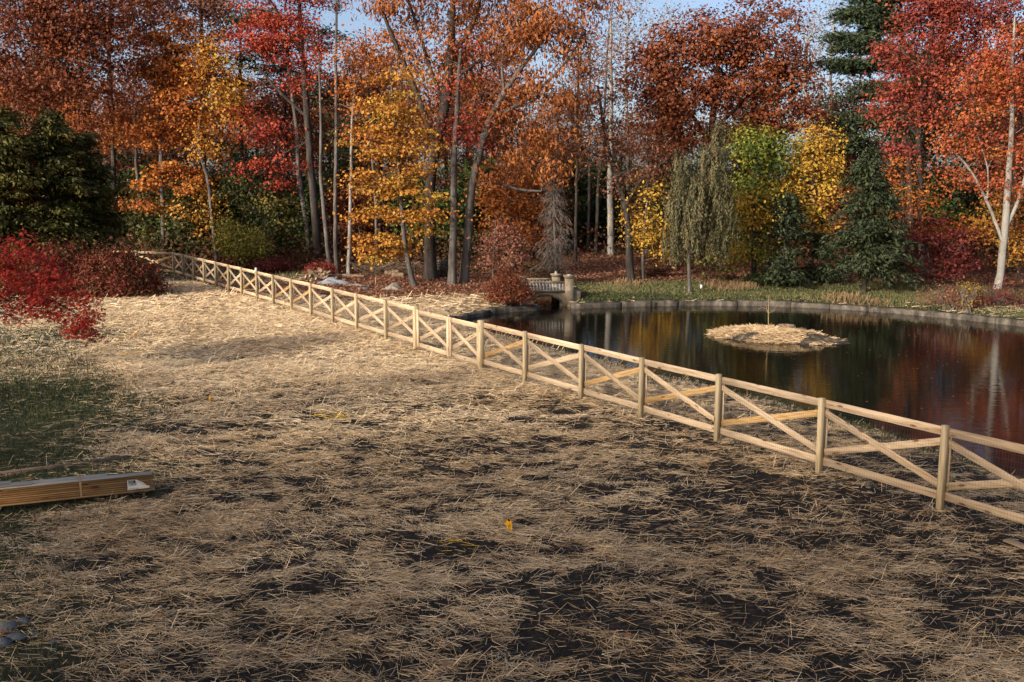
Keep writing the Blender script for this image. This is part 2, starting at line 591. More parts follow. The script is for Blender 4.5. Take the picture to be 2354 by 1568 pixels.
def ground_material():
    m, nt, b = nodes_of('ground_soil_grass_litter')
    at = N(nt, 'ShaderNodeAttribute', attribute_name='zone')
    sep = N(nt, 'ShaderNodeSeparateColor')
    nt.links.new(at.outputs['Color'], sep.inputs[0])
    tc = N(nt, 'ShaderNodeTexCoord')

    def noise(scale, det=6, stretch=(1, 1, 1)):
        mp = N(nt, 'ShaderNodeMapping')
        mp.inputs['Scale'].default_value = stretch
        nt.links.new(tc.outputs['Object'], mp.inputs[0])
        n = N(nt, 'ShaderNodeTexNoise')
        n.inputs['Scale'].default_value = scale
        n.inputs['Detail'].default_value = det
        n.inputs['Roughness'].default_value = .65
        nt.links.new(mp.outputs[0], n.inputs['Vector'])
        return n
    nf = noise(9.0)
    soil = ramp(nt, [(.3, (.012, .0098, .0082)), (.5, (.024, .0195, .016)), (.66, (.05, .039, .030)), (.78, (.10, .078, .058))])
    nt.links.new(nf.outputs[0], soil.inputs[0])
    ns = noise(7.0, 6, (.7, 2.6, 1))
    straw = ramp(nt, [(.34, (.05, .038, .028)), (.43, (.30, .21, .115)), (.54, (.52, .38, .22)), (.72, (.66, .51, .33))])
    nt.links.new(ns.outputs[0], straw.inputs[0])
    ng = noise(5.0)
    grass = ramp(nt, [(.3, (.018, .022, .010)), (.5, (.045, .050, .020)), (.62, (.12, .105, .042)), (.78, (.22, .16, .078))])
    nt.links.new(ng.outputs[0], grass.inputs[0])
    nl = noise(11.0)
    litter = ramp(nt, [(.32, (.035, .018, .012)), (.48, (.11, .048, .026)), (.6, (.20, .09, .046)), (.75, (.30, .16, .09))])
    nt.links.new(nl.outputs[0], litter.inputs[0])

    def mix(f, a, c):
        x = N(nt, 'ShaderNodeMix', data_type='RGBA')
        nt.links.new(f, x.inputs[0])
        nt.links.new(a, x.inputs[6])
        nt.links.new(c, x.inputs[7])
        return x.outputs[2]
    c1 = mix(sep.outputs[2], soil.outputs[0], straw.outputs[0])
    c2 = mix(sep.outputs[0], c1, grass.outputs[0])
    c3 = mix(sep.outputs[1], c2, litter.outputs[0])
    nt.links.new(c3, b.inputs['Base Color'])
    b.inputs['Roughness'].default_value = .95
    b.inputs['Specular IOR Level'].default_value = .12
    bp = N(nt, 'ShaderNodeBump')
    bp.inputs['Strength'].default_value = .9
    bp.inputs['Distance'].default_value = .05
    nb = noise(16.0, 8)
    nt.links.new(nb.outputs[0], bp.inputs['Height'])
    nt.links.new(bp.outputs[0], b.inputs['Normal'])
    return m


def straw_cover(x, y):
    """share of the soil hidden by straw: thick in the far field, thin and patchy close to the viewer"""
    n1 = fbm(x * .6, y, 1.3, 31, 4)
    n2 = fbm(x, y, 6.0, 41, 3)
    n3 = vnoise(x * .7, y, .38, 47)
    n4 = vnoise(x * .6, y, .17, 49)
    base = np.interp(y, [9, 13, 17, 21, 26, 34, 42], [.27, .20, .19, .34, .68, .90, 1.0])
    base = base + np.clip(-x - .5, 0, 6) * .030 * sstep(26, 14, y)             # thicker towards the left foreground
    near_f = sstep(1.8, .2, np.abs(fence_side(x, y) + .6)) * sstep(30, 21, y)
    base = base - near_f * .20
    v = base + (n1 - .5) * .66 + (n2 - .5) * .25 + (n3 - .5) * .6 + (n4 - .5) * .55
    return np.clip(v, 0.05, 1.1)


zg, zl, zs, zsd, zwl = zones(XX, YY)
s_base = zs * sstep(.35, 1.0, straw_cover(XX, YY)) * np.interp(YY, [14, 22, 30, 40], [.06, .30, .62, .85])
me = mesh_np('ground', np.stack([XX.ravel(), YY.ravel(), ZZ.ravel()], 1), [Q], ground_material(), smooth=True)
ca = me.attributes.new('zone', 'FLOAT_COLOR', 'POINT')
ca.data.foreach_set('color', np.stack([zg.ravel(), zl.ravel(), s_base.ravel(), np.ones(nx * ny)], 1).astype(np.float32).ravel())
ground = put('ground', me)
tag(ground, kind='structure')

# ------------------------------------------------------------------ pond water
def water_material():
    m, nt, b = nodes_of('pond_water')
    b.inputs['Base Color'].default_value = (.008, .0065, .0045, 1)
    b.inputs['Roughness'].default_value = .045
    b.inputs['IOR'].default_value = 1.333
    tc = N(nt, 'ShaderNodeTexCoord')
    bp = None
    for sc, st, dist, strech in ((1.6, .24, .02, (.7, 2.6, 1)), (7.0, .14, .006, (.6, 2.2, 1))):
        mp = N(nt, 'ShaderNodeMapping')
        mp.inputs['Scale'].default_value = strech
        nt.links.new(tc.outputs['Object'], mp.inputs[0])
        n = N(nt, 'ShaderNodeTexNoise')
        n.inputs['Scale'].default_value = sc
        n.inputs['Detail'].default_value = 3
        nt.links.new(mp.outputs[0], n.inputs['Vector'])
        q = N(nt, 'ShaderNodeBump')
        q.inputs['Strength'].default_value = st
        q.inputs['Distance'].default_value = dist
        nt.links.new(n.outputs[0], q.inputs['Height'])
        if bp:
            nt.links.new(bp.outputs[0], q.inputs['Normal'])
        bp = q
    nt.links.new(bp.outputs[0], b.inputs['Normal'])
    return m


wx0, wx1 = POND[:, 0].min() - 1, POND[:, 0].max() + 1
wy0, wy1 = POND[:, 1].min() - 1, POND[:, 1].max() + .5
water = put('pond_water', mesh_np('pond_water', [[wx0, wy0, Z_W], [wx1, wy0, Z_W], [wx1, wy1, Z_W], [wx0, wy1, Z_W]], [[[0, 1, 2, 3]]], water_material()))
tag(water, kind='structure')

# ------------------------------------------------------------------ concrete wall round the pond
def resample(pts, step):
    pts = np.asarray(pts, float)
    seg = np.linalg.norm(np.diff(pts, axis=0), axis=1)
    s = np.concatenate([[0], np.cumsum(seg)])
    n = max(2, int(round(s[-1] / step)) + 1)
    t = np.linspace(0, s[-1], n)
    return np.stack([np.interp(t, s, pts[:, k]) for k in range(pts.shape[1])], 1)


def smooth_path(pts, step, it=3):
    p = resample(pts, step)
    for _ in range(it):
        p[1:-1] = (p[:-2] + 2 * p[1:-1] + p[2:]) / 4
    return p


def wall_run(pts, step, name_parent, seed):
    rg = np.random.default_rng(seed)
    path = smooth_path(pts, .35, 6)
    L = len(path)
    i = 0
    while i < L - 2:
        k = min(L - 1, i + int(rg.integers(5, 9)))
        if L - 1 - k < 3:
            k = L - 1
        seg = path[i:k + 1].copy()
        t = np.gradient(seg, axis=0)
        t /= np.linalg.norm(t, axis=1)[:, None]
        nrm = np.stack([-t[:, 1], t[:, 0]], 1)
        mid = seg.mean(0) + nrm[len(seg) // 2] * .3
        sdm, _ = pond_sd(np.array([mid[0]]), np.array([mid[1]]))
        if sdm[0] < 0:
            nrm = -nrm                              # away from the water
        seg[0] += t[0] * .012
        seg[-1] -= t[-1] * .012
        top = -.13 + rg.normal(0, .022) + rg.normal(0, .012, len(seg))
        off = rg.normal(0, .018)
        wdt = .40 + rg.normal(0, .03)
        prof = []
        for p, nn, tz in zip(seg, nrm, top):
            tt = np.broadcast_to(tz, ())
            prof += [[*(p + nn * (off)), -1.0], [*(p + nn * (off - .015 + rg.normal(0, .006))), Z_W + .1], [*(p + nn * off), tz - .045], [*(p + nn * (off + .05)), tz + rg.normal(0, .006)],
                     [*(p + nn * wdt), tz + rg.normal(0, .008)], [*(p + nn * (wdt + .01)), -.3]]
        V = np.array(prof)
        m = len(seg)
        a = np.arange(m - 1)[:, None] * 6 + np.arange(5)[None]
        Qd = np.stack([a, a + 1, a + 7, a + 6], -1).reshape(-1, 4)
        caps = [[0, 5, 2, 1], [5, 4, 3, 2]]
        e = (m - 1) * 6
        caps += [[e, e + 1, e + 2, e + 5], [e + 2, e + 3, e + 4, e + 5]]
        me = mesh_np('wall_block', V, [np.concatenate([Qd, caps])], M_conc)
        put('wall_block', me, name_parent)
        i = k


wall1 = thing('pond_wall', 'low curved concrete pond wall left of the little bridge', 'wall', (0, 0, 0))
wall_run([P(1020, 752)[:2] + [-.3, -.2]] + pond_wall_l, .35, wall1, 3)
wall2 = thing('pond_wall', 'long grey concrete wall along the far bank of the pond', 'wall', (0, 0, 0))
wall_run(pond_wall_r, .35, wall2, 4)
# rusty pipes standing out of the far wall
for px, pz in ((1497, -.12), (3200 * .5747, -.05)):
    b_ = W(px, 705)
    mb = MB()
    mb.tube([[b_[0], b_[1] - .02, pz - .25], [b_[0], b_[1] - .03, pz + .05]], .045, 8)
    put('drain_pipe', mb.mesh('drain_pipe', M_void), wall2)

# ------------------------------------------------------------------ foot bridge with balusters
def bridge():
    br = thing('stone_footbridge', 'small concrete footbridge with balusters and square pillars beside the pond', 'bridge', (1.6, 48, 0))
    inv = Matrix.Translation((-1.6, -48, 0))

    def part(name, mb, mat, smooth=False, parent=br, label=None):
        me = mb.mesh(name, mat, smooth=smooth)
        if parent is br:
            me.transform(inv)
        o = put(name, me, parent)
        if label:
            o['label'] = label
        return o
    y0, y1 = 47.0, 49.1
    xl, xr = .35, 2.75
    ax, aw, atop, abot = 1.62, .66, .10, Z_W - .4
    spring = -.22
    deck = .34
    # spandrel with arch opening: strips over the arch
    mb = MB()
    th = np.linspace(math.pi, 0, 17)
    arch = np.stack([ax + aw * np.cos(th), spring + (atop - spring) * np.sin(th)], 1)
    xs = arch[:, 0]
    F, B = [], []
    V = []
    for yy in (y0, y1):
        for (x, z) in arch:
            V += [[x, yy, z], [x, yy, deck]]
    n = len(arch)
    Qd = []
    for k in range(n - 1):
        a = 2 * k
        Qd.append([a, a + 2, a + 3, a + 1])
        c = 2 * n + 2 * k
        Qd.append([c, c + 1, c + 3, c + 2])
        Qd.append([a, c, c + 2, a + 2])                      # barrel
        Qd.append([a + 1, a + 3, c + 3, c + 1])              # deck
    mb.add(V, Qd)
    for xa, xb in ((xl - .4, ax - aw), (ax + aw, xr + .5)):
        mb.box(((xa + xb) / 2, (y0 + y1) / 2, (deck - 1.2) / 2), (xb - xa, y1 - y0, deck + 1.2))
    part('arch', mb, M_bridge)
    mb = MB()
    mb.box((ax, y0 - .02, deck + .03), (xr - xl - .3, .30, .07))
    part('plinth', mb, M_bridge)
    # voussoir band over the arch
    mb = MB()
    o1 = np.stack([ax + (aw + .10) * np.cos(th), spring + (atop + .09 - spring) * np.sin(th)], 1)
    V = []
    for (x, z), (x2, z2) in zip(arch, o1):
        V += [[x, y0 - .035, z], [x2, y0 - .035, z2], [x, y0 + .01, z], [x2, y0 + .01, z2]]
    Qd = []
    for k in range(n - 1):
        a = 4 * k
        Qd += [[a, a + 4, a + 5, a + 1], [a + 1, a + 5, a + 7, a + 3], [a, a + 2, a + 6, a + 4]]
    mb.add(V, Qd)
    part('arch_ring', mb, M_conc)
    # pillars
    pil = [(xr - .05, y0 + .02, .42, 1.10, 'front'), (xl + .12, y0 + .02, .42, 1.06, 'front'), (2.17, y1 + .05, .42, .99, 'rear'), (.32, y1 + .15, .36, .84, 'rear')]
    for k, (x, y, w, h, _) in enumerate(pil):
        mb = MB()
        mb.box((x, y, h / 2 - .35), (w, w, h + .5 - .1), .0, .97)
        p = part('pillar', mb, M_bridge)
        mb = MB()
        zc = h - .10
        mb.box((x - 1.6, y - 48, zc + .02), (w + .05, w + .05, .05))
        mb.box((x - 1.6, y - 48, zc + .075), (w + .11, w + .11, .06))
        part('cap', mb, M_bridge, parent=p)
        if k in (0, 2):
            mb = MB()
            mb.lathe((x - 1.6, y - 48, zc + .105), [(.07, 0), (.085, .03), (.045, .06), (.06, .10), (.0, .14)] if k == 2 else [(.12, 0), (.10, .03), (.03, .045), (0, .05)], 8)
            part('finial', mb, M_bal, parent=p)
    # parapets
    for yy, xa, xb, zt in ((y0 + .02, xl + .33, xr - .26, .74), (y1 + .08, .5, 1.96, .70)):
        mb = MB()
        mb.box(((xa + xb) / 2, yy, zt + .035), (xb - xa, .24, .085))
        part('coping', mb, M_bridge)
        nb = int((xb - xa) / .148)
        for k in range(nb):
            x = xa + (k + .5) * (xb - xa) / nb
            mb = MB()
            z0 = deck + .065
            s = (zt - .008 - z0)
            mb.lathe((x, yy, z0), [(.05, 0), (.05, .06 * s), (.034, .10 * s), (.058, .30 * s), (.055, .42 * s), (.028, .60 * s), (.052, .74 * s), (.056, .86 * s), (.048, s)], 8)
            part('baluster', mb, M_bal, True)
    return br


bridge()

# ------------------------------------------------------------------ wooden cross-braced fence
def board(name, p0, p1, width, thick, mat, parent=None, up=(0, 0, 1), c=.004):
    p0 = Vector(p0)
    p1 = Vector(p1)
    ax = (p1 - p0)
    L = ax.length
    ax.normalize()
    upv = Vector(up)
    yv = upv.cross(ax)
    yv.normalize()
    zv = ax.cross(yv)
    mb = MB()
    x, y, z = L / 2, thick / 2, width / 2
    prof = [(-y + c, -z), (y - c, -z), (y, -z + c), (y, z - c), (y - c, z), (-y + c, z), (-y, z - c), (-y, -z + c)]
    V = [[-x, a, b] for a, b in prof] + [[x, a, b] for a, b in prof]
    Qd = [[k, (k + 1) % 8, (k + 1) % 8 + 8, k + 8] for k in range(8)]
    Qd += [[0, 7, 2, 1], [7, 6, 3, 2], [6, 5, 4, 3], [8, 9, 10, 15], [15, 10, 11, 14], [14, 11, 12, 13]]
    mb.add(V, Qd)
    o = put(name, mb.mesh(name, mat), parent)
    Mx = Matrix((ax, yv, zv)).transposed().to_4x4()
    Mx.translation = (p0 + p1) / 2
    if parent is not None:
        o.matrix_basis = Matrix.Translation(-Vector(parent.location)) @ Mx
    else:
        o.matrix_basis = Mx
    return o


def f3(p, off, z):
    return (p[0] + fn[0] * off, p[1] + fn[1] * off, z)


def wire_panel(a, b, off, z0, z1, parent):
    a = np.array(a)
    b = np.array(b)
    L = np.linalg.norm(b - a)
    t = (b - a) / L
    mb = MB()
    r = .0013
    nv = int(L / .05)
    nh = int((z1 - z0) / .10) + 1
    for k in range(nv + 1):
        p = a + t * (L * k / nv)
        c = np.array([p[0] + fn[0] * off, p[1] + fn[1] * off])
        V = []
        for z in (z0, z1):
            V += [[c[0] - t[0] * r, c[1] - t[1] * r, z], [c[0] + t[0] * r, c[1] + t[1] * r, z], [c[0] + fn[0] * r * 1.6, c[1] + fn[1] * r * 1.6, z]]
        mb.add(V, [[0, 1, 4, 3], [1, 2, 5, 4], [2, 0, 3, 5]])
    for k in range(nh):
        z = z0 + (z1 - z0) * k / (nh - 1)
        V = []
        for p in (a, b):
            c = np.array([p[0] + fn[0] * (off + .003), p[1] + fn[1] * (off + .003)])
            V += [[c[0], c[1], z - r], [c[0], c[1], z + r], [c[0] + fn[0] * r * 1.6, c[1] + fn[1] * r * 1.6, z]]
        mb.add(V, [[0, 1, 4, 3], [1, 2, 5, 4], [2, 0, 3, 5]])
    me = mb.mesh('wire_mesh', M_wire)
    me.transform(Matrix.Translation(-Vector(parent.location)))
    o = put('wire_mesh', me, parent)
    o['kind'] = 'stuff'
    return o


fence = thing('crossbuck_fence', 'long pale wooden fence with X braces running from the right foreground to the far left', 'fence', (*posts[7], 0))
rgf = np.random.default_rng(5)
HP = 1.40
for i, p in enumerate(posts):
    big = i in (7, 8)
    w = .145 if big else .092
    h = HP + (.02 if big else 0) + rgf.normal(0, .008)
    lean = rgf.normal(0, .006, 2)
    o = board('post', f3(p, 0, -.25), (p[0] + lean[0], p[1] + lean[1], h), w, w, M_post, fence, up=(fn[0], fn[1], 0))
    if i == 15:
        mb = MB()
        mb.lathe((0, 0, 0), [(.055, -.06), (.062, -.06), (.052, .10), (.058, .115), (.0, .115)], 12)
        c = put('post_cap', mb.mesh('post_cap', M_white, smooth=True), fence, Vector((p[0], p[1], h + .01)) - Vector(fence.location))
        c['label'] = 'white plastic cup-shaped cap on the fence post'
OFF = .046 + .014


def panel(parent, a, b, s0, s1, z0=.16, z1=1.36, off=OFF, jit=True, mesh_bottom=.03):
    """a: far post (left in the picture), b: near post (right); s0, s1 trims along the line"""
    t = (b - a) / np.linalg.norm(b - a)
    A = a + t * s0
    B = b - t * s1
    j = rgf.normal(0, .006, 8) if jit else np.zeros(8)
    board('top_rail', f3(A, off, z1 - .07 + j[0]), f3(B, off, z1 - .07 + j[1]), .14, .026, M_rail, parent)
    board('bottom_rail', f3(A, off, z0 + .07 + j[2]), f3(B, off, z0 + .07 + j[3]), .14, .026, M_rail, parent)
    # brace from the top of the far post to the bottom of the near post, in front
    A1 = A + t * .03
    B1 = B - t * .03
    board('brace', f3(A1, off - .001, z1 - .235 + j[4]), f3(B1, off - .001, z0 + .235 + j[5]), .125, .022, M_rail, parent)
    board('brace', f3(A1, off + .026, z0 + .235 + j[6]), f3(B1, off + .026, z1 - .235 + j[7]), .125, .024, M_amber if rgf.random() < .3 else M_rail, parent)
    wire_panel(A, B, off - .016, mesh_bottom, z1 - .07, parent)


for i in range(len(posts) - 1):
    if i == 7:
        continue                                       # the gate stands here
    b, a = posts[i], posts[i + 1]
    panel(fence, a, b, 0.004, 0.004)
for i, p in enumerate(posts):
    if i not in (7, 8):
        board('batten', f3(p + fd * .0, OFF + .055, .20), f3(p, OFF + .055, 1.20), .11, .022, M_rail, fence, up=(fd[0], fd[1], 0))

# the two leaves meet where the double stile stands in the picture
rr_ = P(1033, 830)[:2]
rr_ = rr_ / rr_[1]
s_, k_ = np.linalg.solve(np.array([[fd[0], -rr_[0]], [fd[1], -rr_[1]]]), -FA[0])
gate_c = FA[0] + s_ * fd
for a, b, lab in ((posts[8], gate_c, 'pale wooden gate leaf with X brace hung on the farther thick post'), (gate_c, posts[7], 'pale wooden gate leaf with X brace hung on the nearer thick post')):
    g = thing('gate', lab, 'gate', (*((a + b) / 2), 0))
    t = (b - a) / np.linalg.norm(b - a)
    e0 = .09 if a is not gate_c else .012
    e1 = .09 if b is not gate_c else .012
    A, B = a + t * e0, b - t * e1
    off = .02
    panel(g, A, B, .0, .0, .10, 1.30, off, False, .01)
    for q, sg in ((A, 1), (B, -1)):
        c = q + t * sg * .07
        board('stile', f3(c, off - .0265, .09), f3(c, off - .0265, 1.31), .135, .026, M_rail, g, up=(fd[0], fd[1], 0))

# return fence running left from the far corner
cp = posts[-1]
q2 = P(287, 627)[:2]
td = (q2 - cp) / np.linalg.norm(q2 - cp)
q2 = cp + td * 2.9
q3 = q2 + td * 2.6
fn_save = fn.copy()
fence2 = thing('crossbuck_fence', 'short wooden fence panel at the far corner, partly behind the red bush', 'fence', (*q2, 0))
fn = np.array([-td[1], td[0]])
if fn[1] < 0:
    fn = -fn
for q in (q2, q3):
    board('post', (q[0], q[1], -.2), (q[0], q[1], 1.4), .092, .092, M_post, fence2, up=(fn[0], fn[1], 0))
panel(fence2, q2, cp, .0, .06)
panel(fence2, q3, q2, .0, .0)
fn = fn_save

# ------------------------------------------------------------------ lumber bundle, loose boards, old plank
ub = P(355, 1135)
ua = P(-60, 1180)
ld = (ub - ua)[:2]
ld /= np.linalg.norm(ld)
ln = np.array([-ld[1], ld[0]])                      # away from the viewer
bund = thing('lumber_bundle', 'bundle of new amber deck boards lying on the grass with a paper label', 'lumber', (*(ub[:2]), 0))
rgl = np.random.default_rng(8)
TH, WB = .0345, .138
zb0 = .06


def lumber(name, s_from, s_to, row, lay, parent, jx=0, mat=M_stack):
    c = ub[:2] + ln * (WB * (row + .5) + .004 * row + jx)
    z = zb0 + TH * (lay + .5)
    p0 = c + ld * s_from
    p1 = c + ld * s_to
    return board(name, (*p0, z), (*p1, z), WB, TH - .006, mat, parent, up=(ln[0], ln[1], 0), c=.0095)


for lay in range(9):
    for row in range(2):
        e = rgl.normal(-.015, .012)
        if lay == 8 and row == 1:
            e = -.72
        jx = -.026 if lay == 0 else rgl.normal(0, .006)
        lumber('board', -4.9, e if lay else .012, row, lay, bund, jx, M_pale if lay == 8 else M_stack)
# skids below
for s in (-3.6, -.6):
    c = ub[:2] + ld * s
    board('skid', (*(c + ln * .0), .027), (*(c + ln * .3), .027), .085, .05, M_old, bund)
# plastic strap
mb = MB()
for s in (-1.14,):
    c0 = ub[:2] + ld * s - ln * .008
    c1 = ub[:2] + ld * s + ln * (.29)
    zt = zb0 + 9 * TH + .003
    V = []
    for q, z in ((c0, zb0), (c0, zt), (c1, zt)):
        V += [[*(q - ld * .016), z], [*(q + ld * .016), z]]
    mb.add(np.array(V) - np.array([*ub[:2], 0]), [[0, 1, 3, 2], [2, 3, 5, 4]])
put('strap', mb.mesh('strap', plain_mat('clear_strap', (.30, .17, .07), .4, .4)), bund)
# crinkled blue white wrap scraps on the sawn ends
mb = MB()
for k in range(9):
    c = ub[:2] + ld * (.006 + rgl.random() * .02) + ln * (rgl.random() * .25)
    z = zb0 + rgl.random() * .27
    s = .02 + rgl.random() * .02
    V = np.array([[*c, z], [*(c + ln * s), z + .005], [*(c + ln * s + ld * .025), z + s], [*(c + ld * .012), z + s * .8]]) - np.array([*ub[:2], 0])
    mb.add(V, [[0, 1, 2, 3]])
put('end_wrap', mb.mesh('end_wrap', M_wrap), bund)
# label: printed paper, upper corner folded over
fz = lambda s, z, o=.010: np.array([*(ub[:2] + ld * s - ln * o), z]) - np.array([*ub[:2], 0])
z0l, z1l = zb0 + .05, zb0 + .225
mb = MB()
mb.add([fz(-.42, z0l), fz(-.07, z0l + .012, .013), fz(-.07, z0l + .045, .016), fz(-.16, z0l + .07, .012), fz(-.27, z1l - .004), fz(-.42, z1l)], [[0, 1, 2, 3], [0, 3, 4, 5]])
lab_o = put('label', mb.mesh('label', M_paper), bund)
mb = MB()
mb.add([fz(-.27, z1l - .004, .011), fz(-.25, z1l - .075, .03), fz(-.10, z1l - .135, .035), fz(-.17, z1l - .06, .03)], [[0, 1, 2, 3]])
put('folded_corner', mb.mesh('folded_corner', M_paper), bund)


def text_mesh(body, size, mat, origin, xdir, updir, parent, name='print', shear=0, squeeze=1.0):
    cu = bpy.data.curves.new('print', 'FONT')
    cu.body = body
    cu.size = size
    cu.shear = shear
    ob = bpy.data.objects.new('tmp_print', cu)
    COL.objects.link(ob)
    dg = bpy.context.evaluated_depsgraph_get()
    me = bpy.data.meshes.new_from_object(ob.evaluated_get(dg))
    bpy.data.objects.remove(ob)
    me.materials.clear()
    me.materials.append(mat)
    X = Vector(xdir).normalized()
    U = Vector(updir).normalized()
    Z = X.cross(U)
    Mx = Matrix((X * squeeze, U, Z)).transposed().to_4x4()
    Mx.translation = Vector(origin)
    me.transform(Mx)
    me.name = name
    return put(name, me, parent)


ld3 = (ld[0], ld[1], 0)
text_mesh('ACTUAL SIZE', .030, M_ink, fz(-.41, z0l + .008, .0135), ld3, (0, 0, 1), lab_o, squeeze=.95)
mb = MB()
mb.add([fz(-.41, z1l - .055, .0134), fz(-.29, z1l - .055, .0134), fz(-.29, z1l - .01, .0134), fz(-.41, z1l - .01, .0134)], [[0, 1, 2, 3]])
blk = put('print_block', mb.mesh('print_block', M_ink), lab_o)
text_mesh('SEVERE', .036, M_paper, fz(-.405, z1l - .046, .0140), ld3, (0, 0, 1), lab_o, squeeze=.75)
# bar code and panel lines on the label
mb = MB()
for k in range(16):
    s = -.40 + k * .008 + rgl.random() * .002
    w = .002 + rgl.random() * .003
    mb.add([fz(s, z0l + .075, .0136), fz(s + w, z0l + .075, .0136), fz(s + w, z0l + .125, .0136), fz(s, z0l + .125, .0136)], [[0, 1, 2, 3]])
put('bar_code', mb.mesh('bar_code', M_ink), lab_o)
fold_x = Vector(fz(-.12, z1l - .122, .035)) - Vector(fz(-.265, z1l - .03, .022))
text_mesh('5/4x6x16', .042, M_ink, Vector(fz(-.262, z1l - .036, .026)), fold_x, Vector((0, 0, 1)), lab_o, squeeze=.82)

rest = zb0 + 0
b1 = board('loose_board', (*(ub[:2] + ln * .066 - ld * 4.4), zb0 + TH * 9.5 + .001), (*(ub[:2] + ln * .062 - ld * 1.86), zb0 + TH * 9.5 + .001), WB, TH - .002, M_pale, None, up=(ln[0], ln[1], 0))
tag(b1, 'loose board resting on the bundle, the longer of two, sawn end showing further right', 'board')
b2 = board('loose_board', (*(ub[:2] + ln * .080 - ld * 4.6), zb0 + TH * 10.5 + .002), (*(ub[:2] + ln * .080 - ld * 2.17), zb0 + TH * 10.5 + .002), WB, TH - .002, M_pale, None, up=(ln[0], ln[1], 0))
tag(b2, 'topmost pale loose board on the lumber bundle at the left picture edge', 'board')
pa, pb = P(-70, 1106), P(296, 1060)
op = board('old_plank', (pa[0], pa[1], .05), (pb[0], pb[1], .06), .10, .045, M_old)
tag(op, 'narrow weathered plank lying in the grass behind the lumber bundle', 'plank')
pa, pb = P(2312, 1256), P(2420, 1296)
sp = board('short_board', (pa[0], pa[1], .10), (pb[0], pb[1], .09), .03, .14, M_rail)
tag(sp, 'pale offcut board lying on soil at the right picture edge', 'board')

# ------------------------------------------------------------------ yellow marker flags
def marker_flag(px, py, w, h, rot, label, stake, tilt=0, printed=False):
    base = P(px, py)
    gz = float(ground_z(base[0], base[1]))
    f = thing('marker_flag', label, 'marker flag', (base[0], base[1], gz), 'yellow marker flags in the straw')
    f.rotation_euler = (0, tilt, rot)
    stake += .06
    mb = MB()
    mb.tube([[0, 0, -.05], [0, 0, stake + h]], .002, 5)
    put('stake', mb.mesh('stake', M_wire), f)
    mb = MB()
    nx_ = 7
    V = []
    for k in range(nx_):
        s = k / (nx_ - 1)
        wv = .018 * math.sin(s * 5.5)
        for t in (0, .33, .66, 1):
            V.append([s * w, wv + .006 * math.sin(t * 5), stake + t * h - s * s * .05])
    Qd = []
    for k in range(nx_ - 1):
        for t in range(3):
            a = k * 4 + t
            Qd.append([a, a + 4, a + 5, a + 1])
    mb.add(V, Qd)
    fl = put('flag', mb.mesh('flag', M_flag, smooth=True), f)
    if printed:
        mb = MB()
        for k, (u0, v0, u1, v1) in enumerate([(.05, .62, .30, .95)] + [(.36 + .0 * k, .2 + .13 * k, .85 - .07 * (k % 2), .25 + .13 * k) for k in range(5)]):
            def q(u, v):
                wv = .018 * math.sin(u * 5.5)
                return [u * w, wv + .006 * math.sin(v * 5) - .0025, stake + v * h - u * u * .05]
            mb.add([q(u0, v0), q((u0 + u1) / 2, v0), q((u0 + u1) / 2, v1), q(u0, v1), q(u1, v0), q(u1, v1)], [[0, 1, 2, 3], [1, 4, 5, 2]])
        put('print', mb.mesh('print', M_ink), fl)


marker_flag(1150, 1222, .17, .14, R(-40), 'yellow printed marker flag nearest the viewer in the dark soil', .06, R(38), True)
marker_flag(478, 926, .17, .14, R(-55), 'yellow marker flag at mid distance in front of the dark grass', .05, R(35))
marker_flag(309, 780, .18, .15, R(-60), 'yellow marker flag below the drooping scarlet maple branch', .05, R(32))
marker_flag(365, 669, .22, .17, R(-30), 'yellow marker flag beside the red bush near the far corner', .07, R(30))

# ------------------------------------------------------------------ trees
def norm(v):
    return v / (np.linalg.norm(v, axis=-1, keepdims=True) + 1e-9)


def leaf_quads(C, size, nrm, rg, aspect=.7, tdir=None):
    n = len(C)
    nrm = norm(nrm)
    t = rg.normal(size=(n, 3)) if tdir is None else tdir
    t = norm(t - nrm * (t * nrm).sum(1, keepdims=True))
    b = np.cross(nrm, t)
    L = (size * .5)[:, None]
    Wd = (size * .5 * aspect)[:, None]
    fold = nrm * (size * .12)[:, None]
    V = np.stack([C - t * L, C + b * Wd + fold, C + t * L, C - b * Wd + fold], 1).reshape(-1, 3)
    F = np.arange(4 * n).reshape(n, 4)
    return V, F


class Skel:
    def __init__(self):
        self.p = []
        self.par = []
        self.rmin = []

    def add(self, p, par, r=0.0):
        self.p.append(np.asarray(p, float))
        self.par.append(par)
        self.rmin.append(r)
        return len(self.p) - 1


def frusta(P0, P1, R0, R1, n):
    """many cone segments at once"""
    m = len(P0)
    t = norm(P1 - P0)
    ref = np.where(np.abs(t[:, 2:3]) > .8, np.array([[0., 1., 0.]]), np.array([[0., 0., 1.]]))
    a = norm(np.cross(t, ref))
    b = np.cross(t, a)
    th = np.linspace(0, 2 * math.pi, n, endpoint=False)
    ca, sa = np.cos(th), np.sin(th)
    ring = a[:, None] * ca[None, :, None] + b[:, None] * sa[None, :, None]
    V = np.concatenate([P0[:, None] + ring * R0[:, None, None], P1[:, None] + ring * R1[:, None, None]], 1).reshape(-1, 3)
    base = (np.arange(m) * 2 * n)[:, None]
    k = np.arange(n)[None]
    k2 = (np.arange(n)[None] + 1) % n
    F = np.stack([base + k, base + k2, base + n + k2, base + n + k], -1).reshape(-1, 4)
    return V, F


